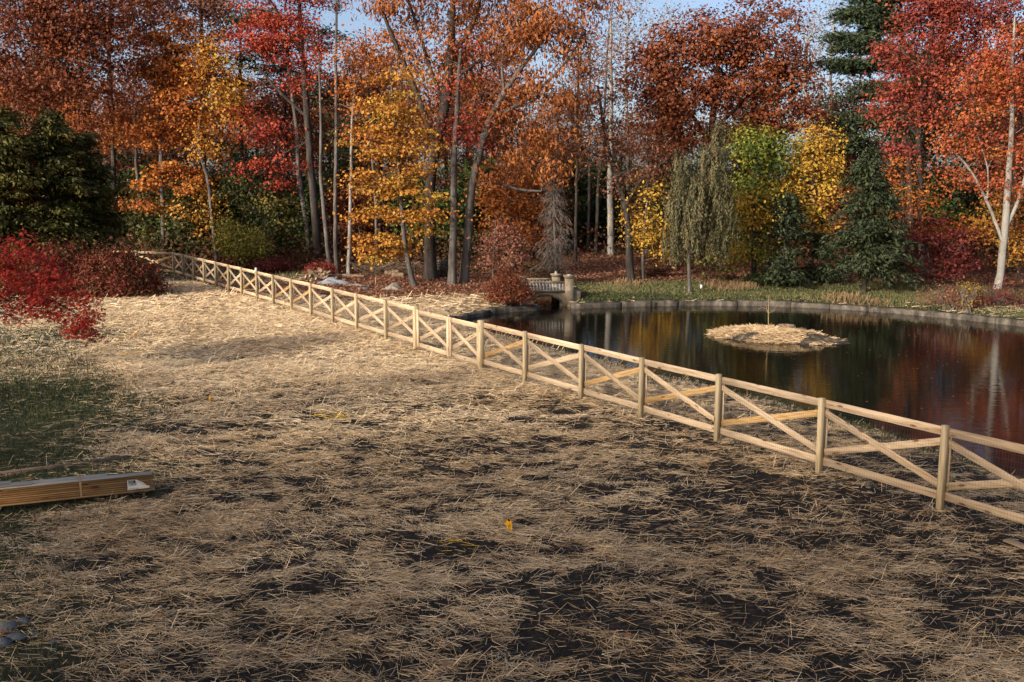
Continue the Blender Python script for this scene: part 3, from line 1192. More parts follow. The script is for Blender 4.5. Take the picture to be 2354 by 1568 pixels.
def grow(trunks, targets, rg, tip=.011, expo=2.35, lift=.25, wob=.12, step=.8, rmax=1.0):
    """trunks: list of (points, radii). targets (n,3). returns skeleton arrays"""
    sk = Skel()
    for pts, rad in trunks:
        pts = np.asarray(pts, float)
        seg = np.concatenate([[0], np.cumsum(np.linalg.norm(np.diff(pts, axis=0), axis=1))])
        n = max(3, int(seg[-1] / .55))
        t = np.linspace(0, seg[-1], n)
        q = np.stack([np.interp(t, seg, pts[:, k]) for k in range(3)], 1)
        rr = np.interp(t, seg, rad)
        for _ in range(2):
            q[1:-1] = (q[:-2] + 2 * q[1:-1] + q[2:]) / 4
        q[1:] += np.cumsum(rg.normal(0, .015, (n - 1, 3)), 0) * np.array([1, 1, .2])
        par = -1
        if sk.p:
            d = np.linalg.norm(np.array(sk.p) - q[0], axis=1)
            if d.min() < .8:
                par = int(d.argmin())
        for a, r in zip(q, rr):
            par = sk.add(a, par, r)
    n_tr = len(sk.p)
    Pn = np.zeros((n_tr + len(targets) * 14, 3))
    Pn[:n_tr] = np.array(sk.p)
    cnt = n_tr
    d0 = np.array([np.linalg.norm(Pn[:n_tr] - t, axis=1).min() for t in targets]) if len(targets) else np.array([])
    zmin_tr = Pn[:n_tr, 2].min()
    for i in np.argsort(d0):
        T = targets[i]
        dv = T - Pn[:cnt]
        dist = np.linalg.norm(dv, axis=1)
        hd = np.hypot(dv[:, 0], dv[:, 1])
        cost = dist + 1.2 * np.clip(-(dv[:, 2] - lift * hd), 0, None)
        j = int(cost.argmin())
        S = Pn[j]
        L = dist[j]
        k = int(min(7, max(1, round(L / step))))
        mid = (S + T) / 2 + rg.normal(0, wob * L, 3) + np.array([0, 0, .06 * L])
        par = j
        for s in range(1, k + 1):
            u = s / k
            p = (1 - u) ** 2 * S + 2 * u * (1 - u) * mid + u * u * T
            if s < k:
                p = p + rg.normal(0, .05 * min(L, 1.5) * .6, 3)
            par = sk.add(p, par)
            if cnt < len(Pn):
                Pn[cnt] = p
                cnt += 1
    n = len(sk.p)
    par = np.array(sk.par)
    acc = np.zeros(n)
    has = np.zeros(n, bool)
    for i in range(n - 1, -1, -1):
        r = acc[i] ** (1 / expo) if has[i] else tip
        r = min(max(r, sk.rmin[i]), rmax)
        sk.rmin[i] = r
        if par[i] >= 0:
            acc[par[i]] += min(r, .8 * (sk.rmin[par[i]] if sk.rmin[par[i]] > 0 else 9)) ** expo
            has[par[i]] = True
    return np.array(sk.p), par, np.array(sk.rmin), n_tr


def wood_mesh(name, Pn, par, Rn, mat, n_tr=0, flare=True):
    idx = np.where(par >= 0)[0]
    idx = idx[np.linalg.norm(Pn[idx] - Pn[par[idx]], axis=1) > 1e-4]
    Vs, Fs, off = [], [], 0
    r0 = np.minimum(Rn[par[idx]], Rn[idx] * 1.9)
    r0 = np.where(idx < n_tr, Rn[par[idx]], r0)
    r1 = Rn[idx]
    for lo, hi, n in ((0, .02, 3), (.02, .06, 4), (.06, .14, 6), (.14, 9, 10)):
        m = (r1 >= lo) & (r1 < hi)
        if not m.any():
            continue
        ii = idx[m]
        d = norm(Pn[ii] - Pn[par[ii]])
        V, F = frusta(Pn[par[ii]] - d * (r0[m] * .15)[:, None], Pn[ii] + d * (r1[m] * .15)[:, None], r0[m], r1[m], n)
        Vs.append(V)
        Fs.append(F + off)
        off += len(V)
    return mesh_np(name, np.concatenate(Vs), [np.concatenate(Fs)], mat, smooth=True)


def blob_targets(blobs, d, rg, spacing, shell=.55, zdepth=.8, zmin=.8):
    """blobs in view pixels: (x, y, rx, ry[, density]) -> clump centres"""
    out, ws, ctr = [], [], []
    k = d / FPX
    for b in blobs:
        x, y, rx, ry = b[:4]
        dens = b[4] if len(b) > 4 else 1.0
        dd = b[5] if len(b) > 5 else 0.0
        c = PD(x, y, d + dd)
        ra = np.array([rx * k, zdepth * .5 * (rx + ry) * k, ry * k])
        vol = 4.19 * ra.prod()
        n = int(max(4, dens * vol / spacing ** 3))
        n = min(n, 420)
        u = norm(rg.normal(size=(n, 3)))
        r = rg.random(n) ** (1 / 3) * (1 - shell) + shell * (rg.random(n) ** .35)
        # uneven outline
        r *= .80 + .38 * rg.random(n)
        p = c + u * r[:, None] * ra
        p = p[p[:, 2] > zmin]
        out.append(p)
        ctr.append(np.broadcast_to(c, p.shape))
    return np.concatenate(out), np.concatenate(ctr)


def clump_leaves(T, C, rg, per, rad, size, flat=.55, up=.6, tone_w=.62, aspect=.72, mode='leaf'):
    n = len(T)
    cnt = np.maximum(2, (per * (.5 + rg.random(n))).astype(int))
    rep = np.repeat(np.arange(n), cnt)
    m = len(rep)
    g = rg.normal(size=(m, 3)) * np.array([1, 1, flat]) * rad * (.65 + .7 * rg.random(n))[rep][:, None]
    tone = np.clip(.5 + rg.normal(0, .30, n), 0, 1)
    pos = T[rep] + g
    outw = norm(pos - C[rep])
    sz = size * (.45 + 1.1 * rg.random(m) ** 1.3)
    rnd = np.clip(tone[rep] * tone_w + rg.random(m) * (1 - tone_w), 0, .999)
    if mode == 'leaf':
        nrm = np.array([0, 0, up]) + outw * .5 + rg.normal(size=(m, 3)) * .55
        V, F = leaf_quads(pos, sz, nrm, rg, aspect)
    elif mode == 'hang':                                     # long drooping leaves
        nrm = outw * .8 + rg.normal(size=(m, 3)) * .5
        V, F = leaf_quads(pos, sz * 1.25, nrm, rg, .42, np.array([0, 0, -1.0]) + rg.normal(size=(m, 3)) * .45)
    elif mode == 'needle':
        t = norm(g + outw * rad * .5 + rg.normal(size=(m, 3)) * rad * .3)
        nrm = np.array([0, 0, .8]) + rg.normal(size=(m, 3)) * .6
        V, F = leaf_quads(pos, sz * 1.3, nrm, rg, .3, t)
    return V, F, rnd


LEAVES_TOTAL = [0]
SIZE_K, PER_K, SPACE_K = 1.2, 2.5, .86


def tree(name, label, d, trunks, blobs, mat, bark=M_bark, per=34, rad=.55, size=.14, spacing=1.15, seed=1, mode='leaf', cat='tree', group=None, tip=.012, lift=.25, extra=None, bare=0, flat=.55, zdepth=.8, shell=.55, zmin=.8, rmax=1.0, crown_name='crown', aspect=.72):
    """d: distance; trunks: list of view-pixel polylines [(x,y,width_px), ...]"""
    rg = np.random.default_rng(seed)
    size, per, spacing = size * SIZE_K * d / 62, per * PER_K * (62 / d) ** 1.3, spacing * SPACE_K
    k = d / FPX
    tr = []
    for t in trunks:
        pts = np.array([PD(a[0], a[1], d + (a[3] if len(a) > 3 else 0)) for a in t])
        rads = np.array([a[2] * .5 * k for a in t])
        if t is trunks[0]:
            pts[0][2] = -.3
            # root flare
            up_ = pts[0] + (pts[1] - pts[0]) * min(.6, .9 / max(.9, np.linalg.norm(pts[1] - pts[0])))
            pts = np.concatenate([pts[:1], [up_], pts[1:]])
            rads = np.concatenate([[rads[0] * 1.45], [rads[0] * 1.0], rads[1:]])
        tr.append((pts, rads))
    base = tr[0][0][0].copy()
    base[2] = 0
    T, C = blob_targets(blobs, d, rg, spacing, shell, zdepth, zmin)
    if bare:
        Tb, Cb = blob_targets(blobs, d, rg, spacing * .8, shell, zdepth, zmin)
        allT = np.concatenate([T, Tb])
    else:
        allT = T
    Pn, par, Rn, n_tr = grow(tr, allT, rg, tip=tip, lift=lift, rmax=rmax)
    root = thing(name, label, cat, base, group)
    me = wood_mesh('trunk', Pn, par, Rn, bark, n_tr)
    me.transform(Matrix.Translation(-Vector(base)))
    put('trunk', me, root)
    V, F, rnd = clump_leaves(T, C, rg, per, rad, size, flat, mode=mode, aspect=aspect)
    LEAVES_TOTAL[0] += len(F)
    me = mesh_np('crown', V - base, [F], LM[mat] if isinstance(mat, str) else mat, rnd)
    put(crown_name, me, root)
    return root


def conifer(name, label, base_px, d, top_y, half_w, mat, seed=1, bark=M_barkd, droop=.35, sprays=16, z_low=.6, trunk_w=10, per=30, size=.16, bare=False, group=None, layers=None, cat='tree', pw=.75):
    """hemlock or spruce: whorls of drooping boughs with flat sprays"""
    rg = np.random.default_rng(seed)
    size, per = size * (1 if bare else 1.55), per * (1 if bare else 1.9)
    base = PD(base_px[0], base_px[1], d)
    base[2] = 0
    top = PD(base_px[0], top_y, d)
    Hh = top[2]
    Rw = half_w * d / FPX
    sk = Skel()
    n = int(Hh / .4)
    par = -1
    tw = trunk_w * .5 * d / FPX
    tn = []
    for i in range(n + 1):
        s = i / n
        par = sk.add([base[0] + .08 * math.sin(s * 5 + seed), base[1], -.3 + (Hh + .3) * s], par, tw * (1 - s) + .015)
        tn.append(par)
    nb = int(Hh * (layers or 5.0))
    Lp, Lt, Ln, Lc = [], [], [], []
    for i in range(nb):
        s = rg.random() ** .85
        z = z_low + (Hh - z_low) * s
        prof = (1 - s) ** pw * (.6 + .65 * rg.random())
        L = max(.25, Rw * prof)
        th = rg.random() * 2 * math.pi
        j = tn[int(np.clip(z / Hh * n, 1, n))]
        p0 = sk.p[j]
        par = j
        kseg = max(2, int(L / .5))
        tone = rg.random()
        last = p0
        for q in range(1, kseg + 1):
            u = q / kseg
            rr = L * u
            zz = z + .18 * L * u - droop * L * u * u
            p = np.array([p0[0] + math.cos(th) * rr, p0[1] + math.sin(th) * rr, max(.15, zz)]) + rg.normal(0, .04, 3)
            par = sk.add(p, par)
            m = int(per * (L / kseg) * (1.15 - .4 * u)) + 2
            side = np.array([-math.sin(th), math.cos(th), 0])
            fwd = np.array([math.cos(th), math.sin(th), -droop * u])
            w = .18 + .32 * L * .5 * (1 - abs(u - .45))
            pos = last + (p - last) * rg.random((m, 1)) + side * rg.normal(0, w, (m, 1)) + np.array([0, 0, -1]) * np.abs(rg.normal(0, .16, (m, 1))) + rg.normal(0, .05, (m, 3))
            Lp.append(pos)
            sgn = np.sign(((pos - last) @ side))[:, None]
            Lt.append(fwd * .9 + side * sgn * .8 + np.array([0, 0, -.35]) + rg.normal(0, .3, (m, 3)))
            Ln.append(np.array([0, 0, 1.0]) + fwd * .25 + rg.normal(0, .45, (m, 3)))
            Lc.append(np.clip(tone * .5 + rg.random(m) * .35 + .25 * u * rg.random(m), 0, .99))
            last = p
    Pn = np.array(sk.p)
    par = np.array(sk.par)
    Rn = np.array(sk.rmin)
    Rn = np.where(Rn == 0, .014, Rn)
    root = thing(name, label, cat, base, group)
    me = wood_mesh('trunk', Pn, par, Rn, bark, n + 1)
    me.transform(Matrix.Translation(-Vector(base)))
    put('trunk', me, root)
    if bare:
        # fine dead twigs hanging from the boughs
        pos = np.concatenate(Lp)
        tt = norm(np.concatenate(Lt) + np.array([0, 0, -.7]))
        ll = .15 + .3 * rg.random(len(pos))
        V, F = frusta(pos, pos + tt * ll[:, None], np.full(len(pos), .010), np.full(len(pos), .006), 3)
        me = mesh_np('crown', V - base, [F], mat)
        put('crown', me, root)
        return root
    pos = np.concatenate(Lp)
    V, F = leaf_quads(pos, size * (.6 + .8 * rg.random(len(pos))), np.concatenate(Ln), rg, .38, np.concatenate(Lt))
    LEAVES_TOTAL[0] += len(F)
    me = mesh_np('crown', V - base, [F], LM[mat], np.concatenate(Lc))
    put('crown', me, root)
    return root


def dist_of(y):
    return P(1177, y)[1]


exec_trees = True
# ---- left part of the wood
tree('oak_tree', 'tall rust-brown oak with grey forked trunk at the far left', 64, [[(104, 575, 15), (102, 300, 14), (103, 150, 12), (100, 0, 9), (98, -120, 5)], [(102, 150, 9), (128, 80, 8), (129, -60, 6)], [(118, 204, 6), (180, 125, 6), (253, 54, 4)]],
     [(60, 60, 110, 100), (170, 40, 120, 90), (40, 190, 90, 80), (170, 150, 100, 80, .8), (240, 100, 80, 90, .6), (90, -70, 150, 70), (110, 240, 80, 45)], 'rust', per=40, seed=11, size=.15)
tree('oak_tree', 'brown-leaved oak behind the orange maple at upper left', 72, [[(262, 585, 11), (258, 300, 10), (250, 100, 8), (255, -40, 5)]],
     [(290, 40, 80, 80, .7), (250, 200, 70, 90, .5), (330, 20, 90, 60, .7), (230, 300, 60, 60, .5)], 'rust', bark=M_barkd, per=34, seed=12)
tree('oak_tree', 'rusty oak rising over the red maple at the top left', 76, [[(470, 590, 11), (468, 300, 10), (462, 60, 8), (455, -80, 5)]],
     [(440, 0, 90, 60, .8), (520, 20, 70, 70, .8), (360, -20, 80, 60, .7), (480, 90, 60, 60, .6)], 'brown', bark=M_barkd, per=32, seed=13)
for k, (bx, ty, hw, dd, sd_, lb) in enumerate(((20, 232, 120, 50.5, 1, 'dark olive evergreen at the left picture edge behind the scarlet maple'), (135, 250, 105, 52, 2, 'dark olive evergreen with pointed top behind the red bush'),
                                            (212, 300, 78, 54, 3, 'shorter dark olive evergreen just left of the orange maple'), (-80, 260, 100, 52, 4, 'dark olive evergreen mostly cut off by the left picture edge'))):
    conifer('evergreen_tree', lb, (bx, 590), dd, ty, hw, 'yew', seed=20 + k, droop=.30, per=52, size=.17, layers=13, trunk_w=11, pw=.30, group='olive evergreens at the left')
tree('maple_tree', 'bright orange maple with slim grey trunk left of the red maple', 67, [[(377, 587, 10), (372, 450, 10), (368, 300, 9), (372, 180, 7), (385, 60, 4)]],
     [(395, 85, 70, 50), (370, 160, 70, 50), (440, 150, 70, 60), (420, 230, 95, 50), (330, 290, 70, 32, 1.1), (400, 300, 60, 30, .8), (350, 315, 60, 26), (440, 280, 60, 30, .8), (350, 430, 50, 25, .9), (400, 400, 70, 26), (360, 480, 55, 22), (430, 420, 50, 40, .7)], 'orange', per=40, seed=30, size=.15, spacing=1.0, rad=.5, flat=.35)
tree('maple_tree', 'slim second orange maple trunk standing just left of the bright orange maple', 71, [[(332, 578, 8), (325, 470, 8), (315, 380, 7), (312, 250, 4)]], [(290, 290, 45, 28), (300, 470, 35, 18, .8), (280, 320, 40, 20, .8)], 'orange', per=40, seed=31, spacing=1.0)
tree('maple_tree', 'golden-orange maple between the bright orange maple and the red maple', 66, [[(497, 585, 8), (480, 420, 8), (450, 330, 6), (470, 200, 4)]],
     [(500, 180, 60, 60), (520, 260, 55, 50), (480, 340, 50, 45, .8), (470, 440, 40, 40, .7), (500, 120, 45, 45), (430, 480, 40, 40, .6), (470, 520, 35, 30, .5)], 'gold', per=40, seed=32, spacing=1.05)
tree('pine_tree', 'dark green pine showing between the orange and red maples', 70, [[(560, 590, 9), (555, 300, 8), (550, 40, 5)]], [(560, 60, 50, 20), (580, 130, 60, 20), (540, 200, 50, 18), (510, 330, 45, 22), (590, 260, 60, 20), (550, 380, 60, 24), (540, 440, 60, 30), (600, 160, 70, 18), (620, 40, 60, 25), (720, 90, 60, 30), (760, 200, 60, 40), (820, 300, 50, 60)], 'pine', bark=M_barkd, mode='needle', per=46, seed=33, size=.17, flat=.3, spacing=.95)
tree('red_maple', 'scarlet maple with dark leaning trunk above the far fence', 65, [[(736, 614, 19), (724, 480, 18), (712, 330, 16), (706, 200, 14), (695, 60, 10), (690, -80, 6)], [(698, 262, 8), (640, 210, 7), (590, 150, 5)], [(706, 150, 8), (660, 60, 6), (620, 0, 5)], [(700, 330, 5), (650, 350, 4), (600, 400, 3)]],
     [(640, 70, 100, 45, 1.1), (680, 110, 80, 40), (580, 100, 60, 40), (560, 280, 60, 30, .7), (640, 290, 60, 25, .6), (590, 330, 60, 25, .6), (660, 370, 70, 22, .8), (600, 390, 60, 20, .7), (640, 430, 50, 16, .7), (700, -40, 120, 50), (600, 20, 60, 40, .7), (660, 180, 70, 30, .5)], 'red', bark=M_barkd, per=36, seed=34, size=.13, spacing=1.0, flat=.4)
for k, (pts, lb, br) in enumerate((([(716, 614, 14), (706, 520, 12), (690, 420, 11), (683, 300, 9), (660, 150, 7), (655, 40, 4)], 'grey trunk leaning left, leftmost of the five tall trunks by the log pile', M_bark),
                                   ([(760, 628, 11), (745, 500, 10), (735, 400, 8), (738, 260, 6), (730, 120, 4)], 'grey trunk with broken stubs, third of the five tall trunks', M_bark),
                                   ([(774, 632, 10), (770, 500, 9), (774, 300, 8), (772, 100, 6), (773, -60, 4)], 'straight slim spar trunk reaching the picture top, fourth of the five tall trunks', M_bark),
                                   ([(801, 633, 9), (803, 480, 8), (806, 320, 6), (812, 180, 4)], 'thin pale trunk, rightmost of the five tall trunks', M_barkp))):
    dd = dist_of(pts[0][1])
    tx, ty = pts[-1][0], pts[-1][1]
    tree('tall_tree', lb, dd, [pts], [(tx, ty + 60, 40, 60, .5), (tx - 10, ty - 20, 50, 40, .6)], ['rust', 'red', 'rust', 'orange'][k], bark=br, per=18, seed=40 + k, size=.12, bare=1)
# dark clump of twigs high on the spar
nb_ = PD(774, 15, dist_of(632))
mb = MB()
rgn = np.random.default_rng(3)
for k in range(90):
    a = nb_ + rgn.normal(0, .13, 3)
    bdir = norm(rgn.normal(size=3)) * .3
    mb.tube([a - bdir * .5, a + bdir * .5], .012, 3, False)
me = mb.mesh('twig_nest', M_barkd)
me.transform(Matrix.Translation(-Vector(nb_)))
tag(put('squirrel_nest', me, None, nb_), 'dark twig nest high on the straight spar trunk', 'nest')

# ---- golden maple, big oaks, leaning tree
tree('golden_maple', 'golden maple with thin leaning trunk in front of the dark oak trunks', 52.5, [[(954, 665, 13), (938, 610, 12), (928, 560, 10), (918, 420, 8), (905, 250, 6), (898, 150, 4)]],
     [(900, 250, 80, 60), (870, 330, 80, 50), (950, 330, 70, 60), (860, 420, 75, 45), (940, 430, 80, 45), (850, 500, 70, 36), (940, 510, 75, 40), (900, 560, 80, 34), (840, 560, 50, 26), (980, 480, 45, 40, .8), (920, 180, 70, 50, .7), (880, 590, 50, 20)], 'gold', per=34, seed=50, size=.15, spacing=.98, rad=.48, flat=.32)
tree('orange_maple', 'tall orange maple above the golden maple', 60, [[(866, 640, 7), (862, 450, 6), (850, 250, 5), (840, 60, 3)]], [(860, 120, 60, 70, .7), (820, 220, 50, 60, .8), (900, 60, 60, 60, .5), (840, 300, 50, 50, .7), (790, 130, 40, 60, .6)], 'orange', per=32, seed=51, spacing=1.1)
tree('oak_tree', 'large oak with thick dark furrowed trunk and spreading crown in the centre', 57, [[(990, 640, 30), (985, 560, 26), (988, 420, 23), (1030, 200, 22), (1040, 90, 16), (1046, -60, 9)], [(1000, 330, 14), (950, 200, 12), (900, 90, 9), (870, 20, 7)], [(1035, 130, 12), (1090, 60, 10), (1110, -40, 7)], [(1030, 190, 10), (1130, 120, 9), (1230, 60, 6)], [(1020, 240, 9), (960, 60, 7), (930, -30, 5)]],
     [(930, 20, 110, 60, .7), (1050, 0, 120, 70, .8), (1010, 120, 90, 60, .6), (1110, 110, 90, 60, .6), (1180, 30, 90, 60, .8), (900, 110, 70, 50, .5), (1080, 200, 80, 50, .6), (1000, 260, 70, 50, .5)], 'rustorange', bark=M_barkd, per=34, seed=52, size=.16, mode='hang', bare=1)
tree('red_maple', 'straight grey trunk with small red sprays right of the dark oak trunk', 53.2, [[(1038, 655, 19), (1043, 520, 17), (1042, 380, 14), (1050, 250, 11), (1056, 120, 7)]],
     [(1080, 290, 60, 30, .8), (1040, 200, 60, 40, .5), (1070, 140, 60, 50, .5), (1030, 320, 40, 20, .6), (1110, 330, 60, 26, .5)], 'red', per=30, seed=53, size=.12, bare=1)
tree('leaning_oak', 'leaning pale-barked oak with orange crown right of the straight trunk', 54.0, [[(1064, 650, 21), (1078, 560, 20), (1086, 440, 18), (1112, 330, 17), (1140, 260, 15), (1185, 185, 12), (1250, 100, 8), (1290, 30, 5)], [(1140, 265, 9), (1200, 240, 8), (1300, 150, 6), (1350, 70, 4)], [(1090, 430, 9), (1130, 405, 8), (1180, 440, 7), (1240, 440, 5)], [(1160, 230, 7), (1150, 120, 6), (1190, 40, 5)]],
     [(1260, 60, 90, 55), (1190, 110, 70, 50), (1320, 110, 70, 60, .8), (1230, 190, 70, 50), (1180, 260, 60, 40), (1290, 240, 70, 50, .7), (1200, 340, 60, 40), (1260, 330, 60, 40, .8), (1340, 30, 70, 50, .7), (1140, 400, 50, 30, .8), (1280, 400, 50, 35, .6)], 'rustorange', bark=M_bark, per=40, seed=54, size=.17, mode='hang', spacing=1.05)
tree('orange_maple', 'low orange understory maple right of the leaning oak', 60, [[(1185, 640, 8), (1180, 540, 7), (1172, 430, 5)]], [(1180, 440, 70, 50), (1150, 500, 55, 45), (1220, 500, 60, 50), (1120, 430, 40, 40, .8), (1250, 560, 40, 30, .6), (1190, 380, 50, 40, .8)], 'orange', bark=M_barkd, per=40, seed=55, spacing=1.05)
tree('brown_beech', 'twiggy copper-brown tree with crooked dark trunk left of the willow', 56, [[(1450, 637, 19), (1447, 560, 16), (1440, 480, 14), (1405, 380, 11), (1385, 280, 8), (1375, 200, 5)], [(1440, 470, 8), (1480, 400, 6), (1530, 370, 4)], [(1400, 370, 6), (1330, 340, 4)]],
     [(1380, 260, 90, 50, .9), (1330, 310, 70, 40, .7), (1440, 320, 80, 40, .9), (1390, 360, 100, 36, .8), (1470, 400, 70, 30, .8), (1420, 420, 80, 30, .6), (1350, 200, 60, 50, .6), (1500, 350, 60, 30, .8)], 'brown', bark=M_barkd, per=34, seed=56, size=.12, bare=1, flat=.4)
# slender straight trunks in the gap
for k, (bx, by, w, ty, lb, br) in enumerate(((1352, 593, 8, 90, 'slim grey trunk, leftmost of three straight trunks in the clearing', M_bark), (1368, 594, 9, 60, 'slightly leaning trunk, middle of three straight trunks in the clearing', M_bark),
                                         (1404, 598, 16, 40, 'pale thick trunk, rightmost of three straight trunks in the clearing', M_barkp), (1322, 610, 8, 120, 'thin dark trunk behind the dead grey spruce', M_barkd))):
    dd = dist_of(by)
    tree('straight_tree', lb, dd, [[(bx, by, w), (bx + (4 + k * 4 if k == 1 else 2), 430, w * .85), (bx + (24 if k == 1 else 4), 250, w * .6), (bx + (34 if k == 1 else 6), ty, w * .3)]], [(bx + 20, ty + 60, 60, 70, .45), (bx + 10, ty + 140, 40, 50, .3)], 'brown', bark=br, per=14, seed=60 + k, size=.12, bare=1)
conifer('dead_spruce', 'dead grey spruce with bare drooping boughs behind the bridge', (1275, 632), 54.5, 395, 52, M_twig, seed=70, bark=M_bark, droop=.55, per=34, bare=True, layers=9, z_low=1.2, trunk_w=9)
# bare grey trees against the sky
for k, (bx, dd, ty, hw, lb) in enumerate(((1440, 80, -10, 75, 'leafless grey tree against the sky left of the rust-red oak'), (1530, 88, 20, 60, 'leafless pale tree against the sky just above the rust-red oak'),
                                          (1905, 84, 10, 70, 'leafless grey tree against the sky left of the white pine'), (1850, 92, 40, 60, 'leafless pale tree between the rust-red oak and the white pine'), (1330, 86, 60, 60, 'leafless grey tree in the sky gap right of the leaning oak'))):
    tree('bare_tree', lb, dd, [[(bx, 560, 9), (bx + 5, 330, 8), (bx, 180, 6), (bx + 6, ty + 40, 3)]], [(bx, ty + 70, hw, 80, .9), (bx - 10, ty + 170, hw * .9, 70, .7), (bx + 10, ty + 10, hw * .7, 40, .9)], 'brown', bark=M_twigw, per=4, seed=80 + k, size=.10, bare=1, tip=.013, lift=.7, spacing=1.0)
tree('oak_tree', 'great rust-red oak crown right of centre above the willow', 66, [[(1640, 600, 24), (1636, 420, 20), (1640, 300, 16), (1650, 180, 11), (1660, 60, 6)], [(1638, 330, 10), (1560, 220, 8), (1490, 150, 6)], [(1640, 300, 10), (1730, 210, 8), (1810, 140, 5)], [(1638, 380, 8), (1560, 330, 6), (1500, 300, 4)]],
     [(1490, 170, 80, 60, 1.1), (1560, 120, 90, 60, 1.1), (1660, 100, 100, 70), (1760, 130, 100, 70), (1830, 200, 70, 60), (1570, 220, 100, 50), (1680, 210, 110, 50), (1780, 260, 90, 50), (1500, 270, 80, 45), (1600, 310, 90, 40), (1700, 310, 100, 36, .8), (1870, 290, 50, 50, .7)], 'rustred', bark=M_barkd, per=40, seed=90, size=.16, spacing=1.1)
tree('oak_tree', 'orange-brown oak top behind the rust-red oak near the upper edge', 74, [[(1740, 580, 12), (1735, 200, 9), (1745, 20, 4)]], [(1700, 40, 50, 50, .7), (1790, 30, 70, 60, .7), (1620, 70, 60, 50, .7)], 'rust', bark=M_barkd, per=32, seed=91)
# willow
def willow():
    rg = np.random.default_rng(100)
    d = 49.6
    root_p = PD(1584, 673, d)
    root_p[2] = 0
    k = d / FPX
    blobs = [(1588, 440, 34, 40, 1.0), (1638, 400, 28, 60, 1.1), (1550, 480, 30, 44, 1.0), (1600, 490, 58, 44, .8), (1660, 470, 24, 50, .9), (1590, 550, 58, 30, .8), (1653, 325, 9, 40, 3.0), (1566, 385, 9, 30, 3.0), (1540, 560, 26, 22, 1.0), (1660, 565, 32, 22, 1.0), (1620, 440, 36, 40, .8), (1668, 500, 16, 30, 1.0)]
    T, C = blob_targets(blobs, d, rg, .54, .75)
    tr = [(np.array([PD(1584, 673, d) + [0, 0, -.3], PD(1584, 600, d), PD(1590, 480, d), PD(1615, 380, d), PD(1652, 300, d)]), np.array([9, 8, 6, 4, 2]) * .5 * k)]
    Pn, par, Rn, n_tr = grow(tr, T, rg, tip=.008, lift=.4)
    root = thing('willow_tree', 'grey-green weeping willow with hanging strands on the far bank', 'tree', root_p)
    me = wood_mesh('trunk', Pn, par, Rn, M_bark, n_tr)
    me.transform(Matrix.Translation(-Vector(root_p)))
    put('trunk', me, root)
    pos, nr, td_, rn = [], [], [], []
    for t, c in zip(T, C):
        for s in range(19):
            L = rg.uniform(.3, 1.3)
            L = min(L, max(.2, t[2] - 1.2 - rg.random() * .5))
            m = int(L * 30)
            a = t + rg.normal(0, .22, 3)
            u = np.sort(rg.random(m))
            sway = rg.normal(0, .08, 2)
            p = a + np.stack([sway[0] * u ** 2, sway[1] * u ** 2, -L * u], 1) + rg.normal(0, .03, (m, 3))
            pos.append(p)
            nr.append(rg.normal(size=(m, 3)) * .6 + norm(a - c))
            td_.append(np.array([0, 0, -1.]) + rg.normal(size=(m, 3)) * .35)
            rn.append(np.clip(rg.random() * .55 + rg.random(m) * .45, 0, .99))
    pos = np.concatenate(pos) + np.array([0, 0, .25])
    V, F = leaf_quads(pos, .11 + .07 * rg.random(len(pos)), np.concatenate(nr), rg, .28, np.concatenate(td_))
    LEAVES_TOTAL[0] += len(F)
    put('crown', mesh_np('crown', V - root_p, [F], LM['willow'], np.concatenate(rn)), root)


willow()
tree('yellow_maple', 'small yellow maple glowing left of the willow', 56.5, [[(1478, 610, 7), (1480, 540, 6), (1490, 460, 4)]], [(1490, 450, 38, 28), (1480, 500, 45, 26), (1500, 530, 55, 24), (1520, 580, 40, 24, 1.1), (1470, 550, 30, 20, .7)], 'yellow', per=44, seed=101, spacing=.9, size=.14)
tree('green_maple', 'green and yellow maple behind the willow to its right', 54, [[(1735, 640, 10), (1735, 500, 9), (1740, 350, 6)]], [(1720, 330, 50, 50), (1770, 360, 60, 60), (1730, 430, 65, 50, 1.1), (1700, 500, 50, 45), (1760, 480, 50, 50), (1690, 570, 45, 40), (1740, 580, 45, 40)], 'greenyellow', bark=M_barkd, per=50, seed=102, spacing=.95, size=.15)
tree('yellow_maple', 'bright yellow maple between the two dark hemlocks', 54.5, [[(1868, 640, 9), (1868, 480, 8), (1872, 330, 5)]], [(1875, 320, 42, 40, 1.2), (1860, 370, 55, 45, 1.2), (1890, 420, 40, 45), (1840, 430, 40, 40), (1850, 490, 40, 40), (1735, 460, 30, 26, .8), (1880, 520, 36, 36, .8)], 'yellow', per=50, seed=103, spacing=.9, size=.15)
tree('yellow_maple', 'low spray of yellow leaves between the willow and the smaller hemlock', 52.8, [[(1728, 655, 5), (1726, 540, 4), (1730, 470, 3)]], [(1735, 440, 40, 22), (1700, 470, 40, 20), (1745, 480, 42, 22), (1720, 510, 36, 18, .6), (1690, 580, 20, 20, .4)], 'yellow', bark=M_barkd, per=40, seed=104, spacing=.85, size=.13, flat=.35)
conifer('hemlock_tree', 'dark green hemlock with wide drooping boughs on the far bank', (1983, 672), 50.2, 335, 118, 'hemlock', seed=114, pw=.55, droop=.42, per=58, size=.15, layers=15, z_low=1.0, trunk_w=12)
conifer('hemlock_tree', 'smaller dark green hemlock right of the willow', (1800, 655), 52.3, 440, 78, 'hemlock', seed=111, pw=.5, droop=.42, per=56, size=.16, layers=11, z_low=.5, trunk_w=9)
conifer('hemlock_tree', 'low dark hemlock filling the gap between its two taller neighbours', (1880, 660), 54, 530, 70, 'hemlock', seed=112, droop=.4, per=50, size=.16, layers=10, z_low=.4, trunk_w=8)
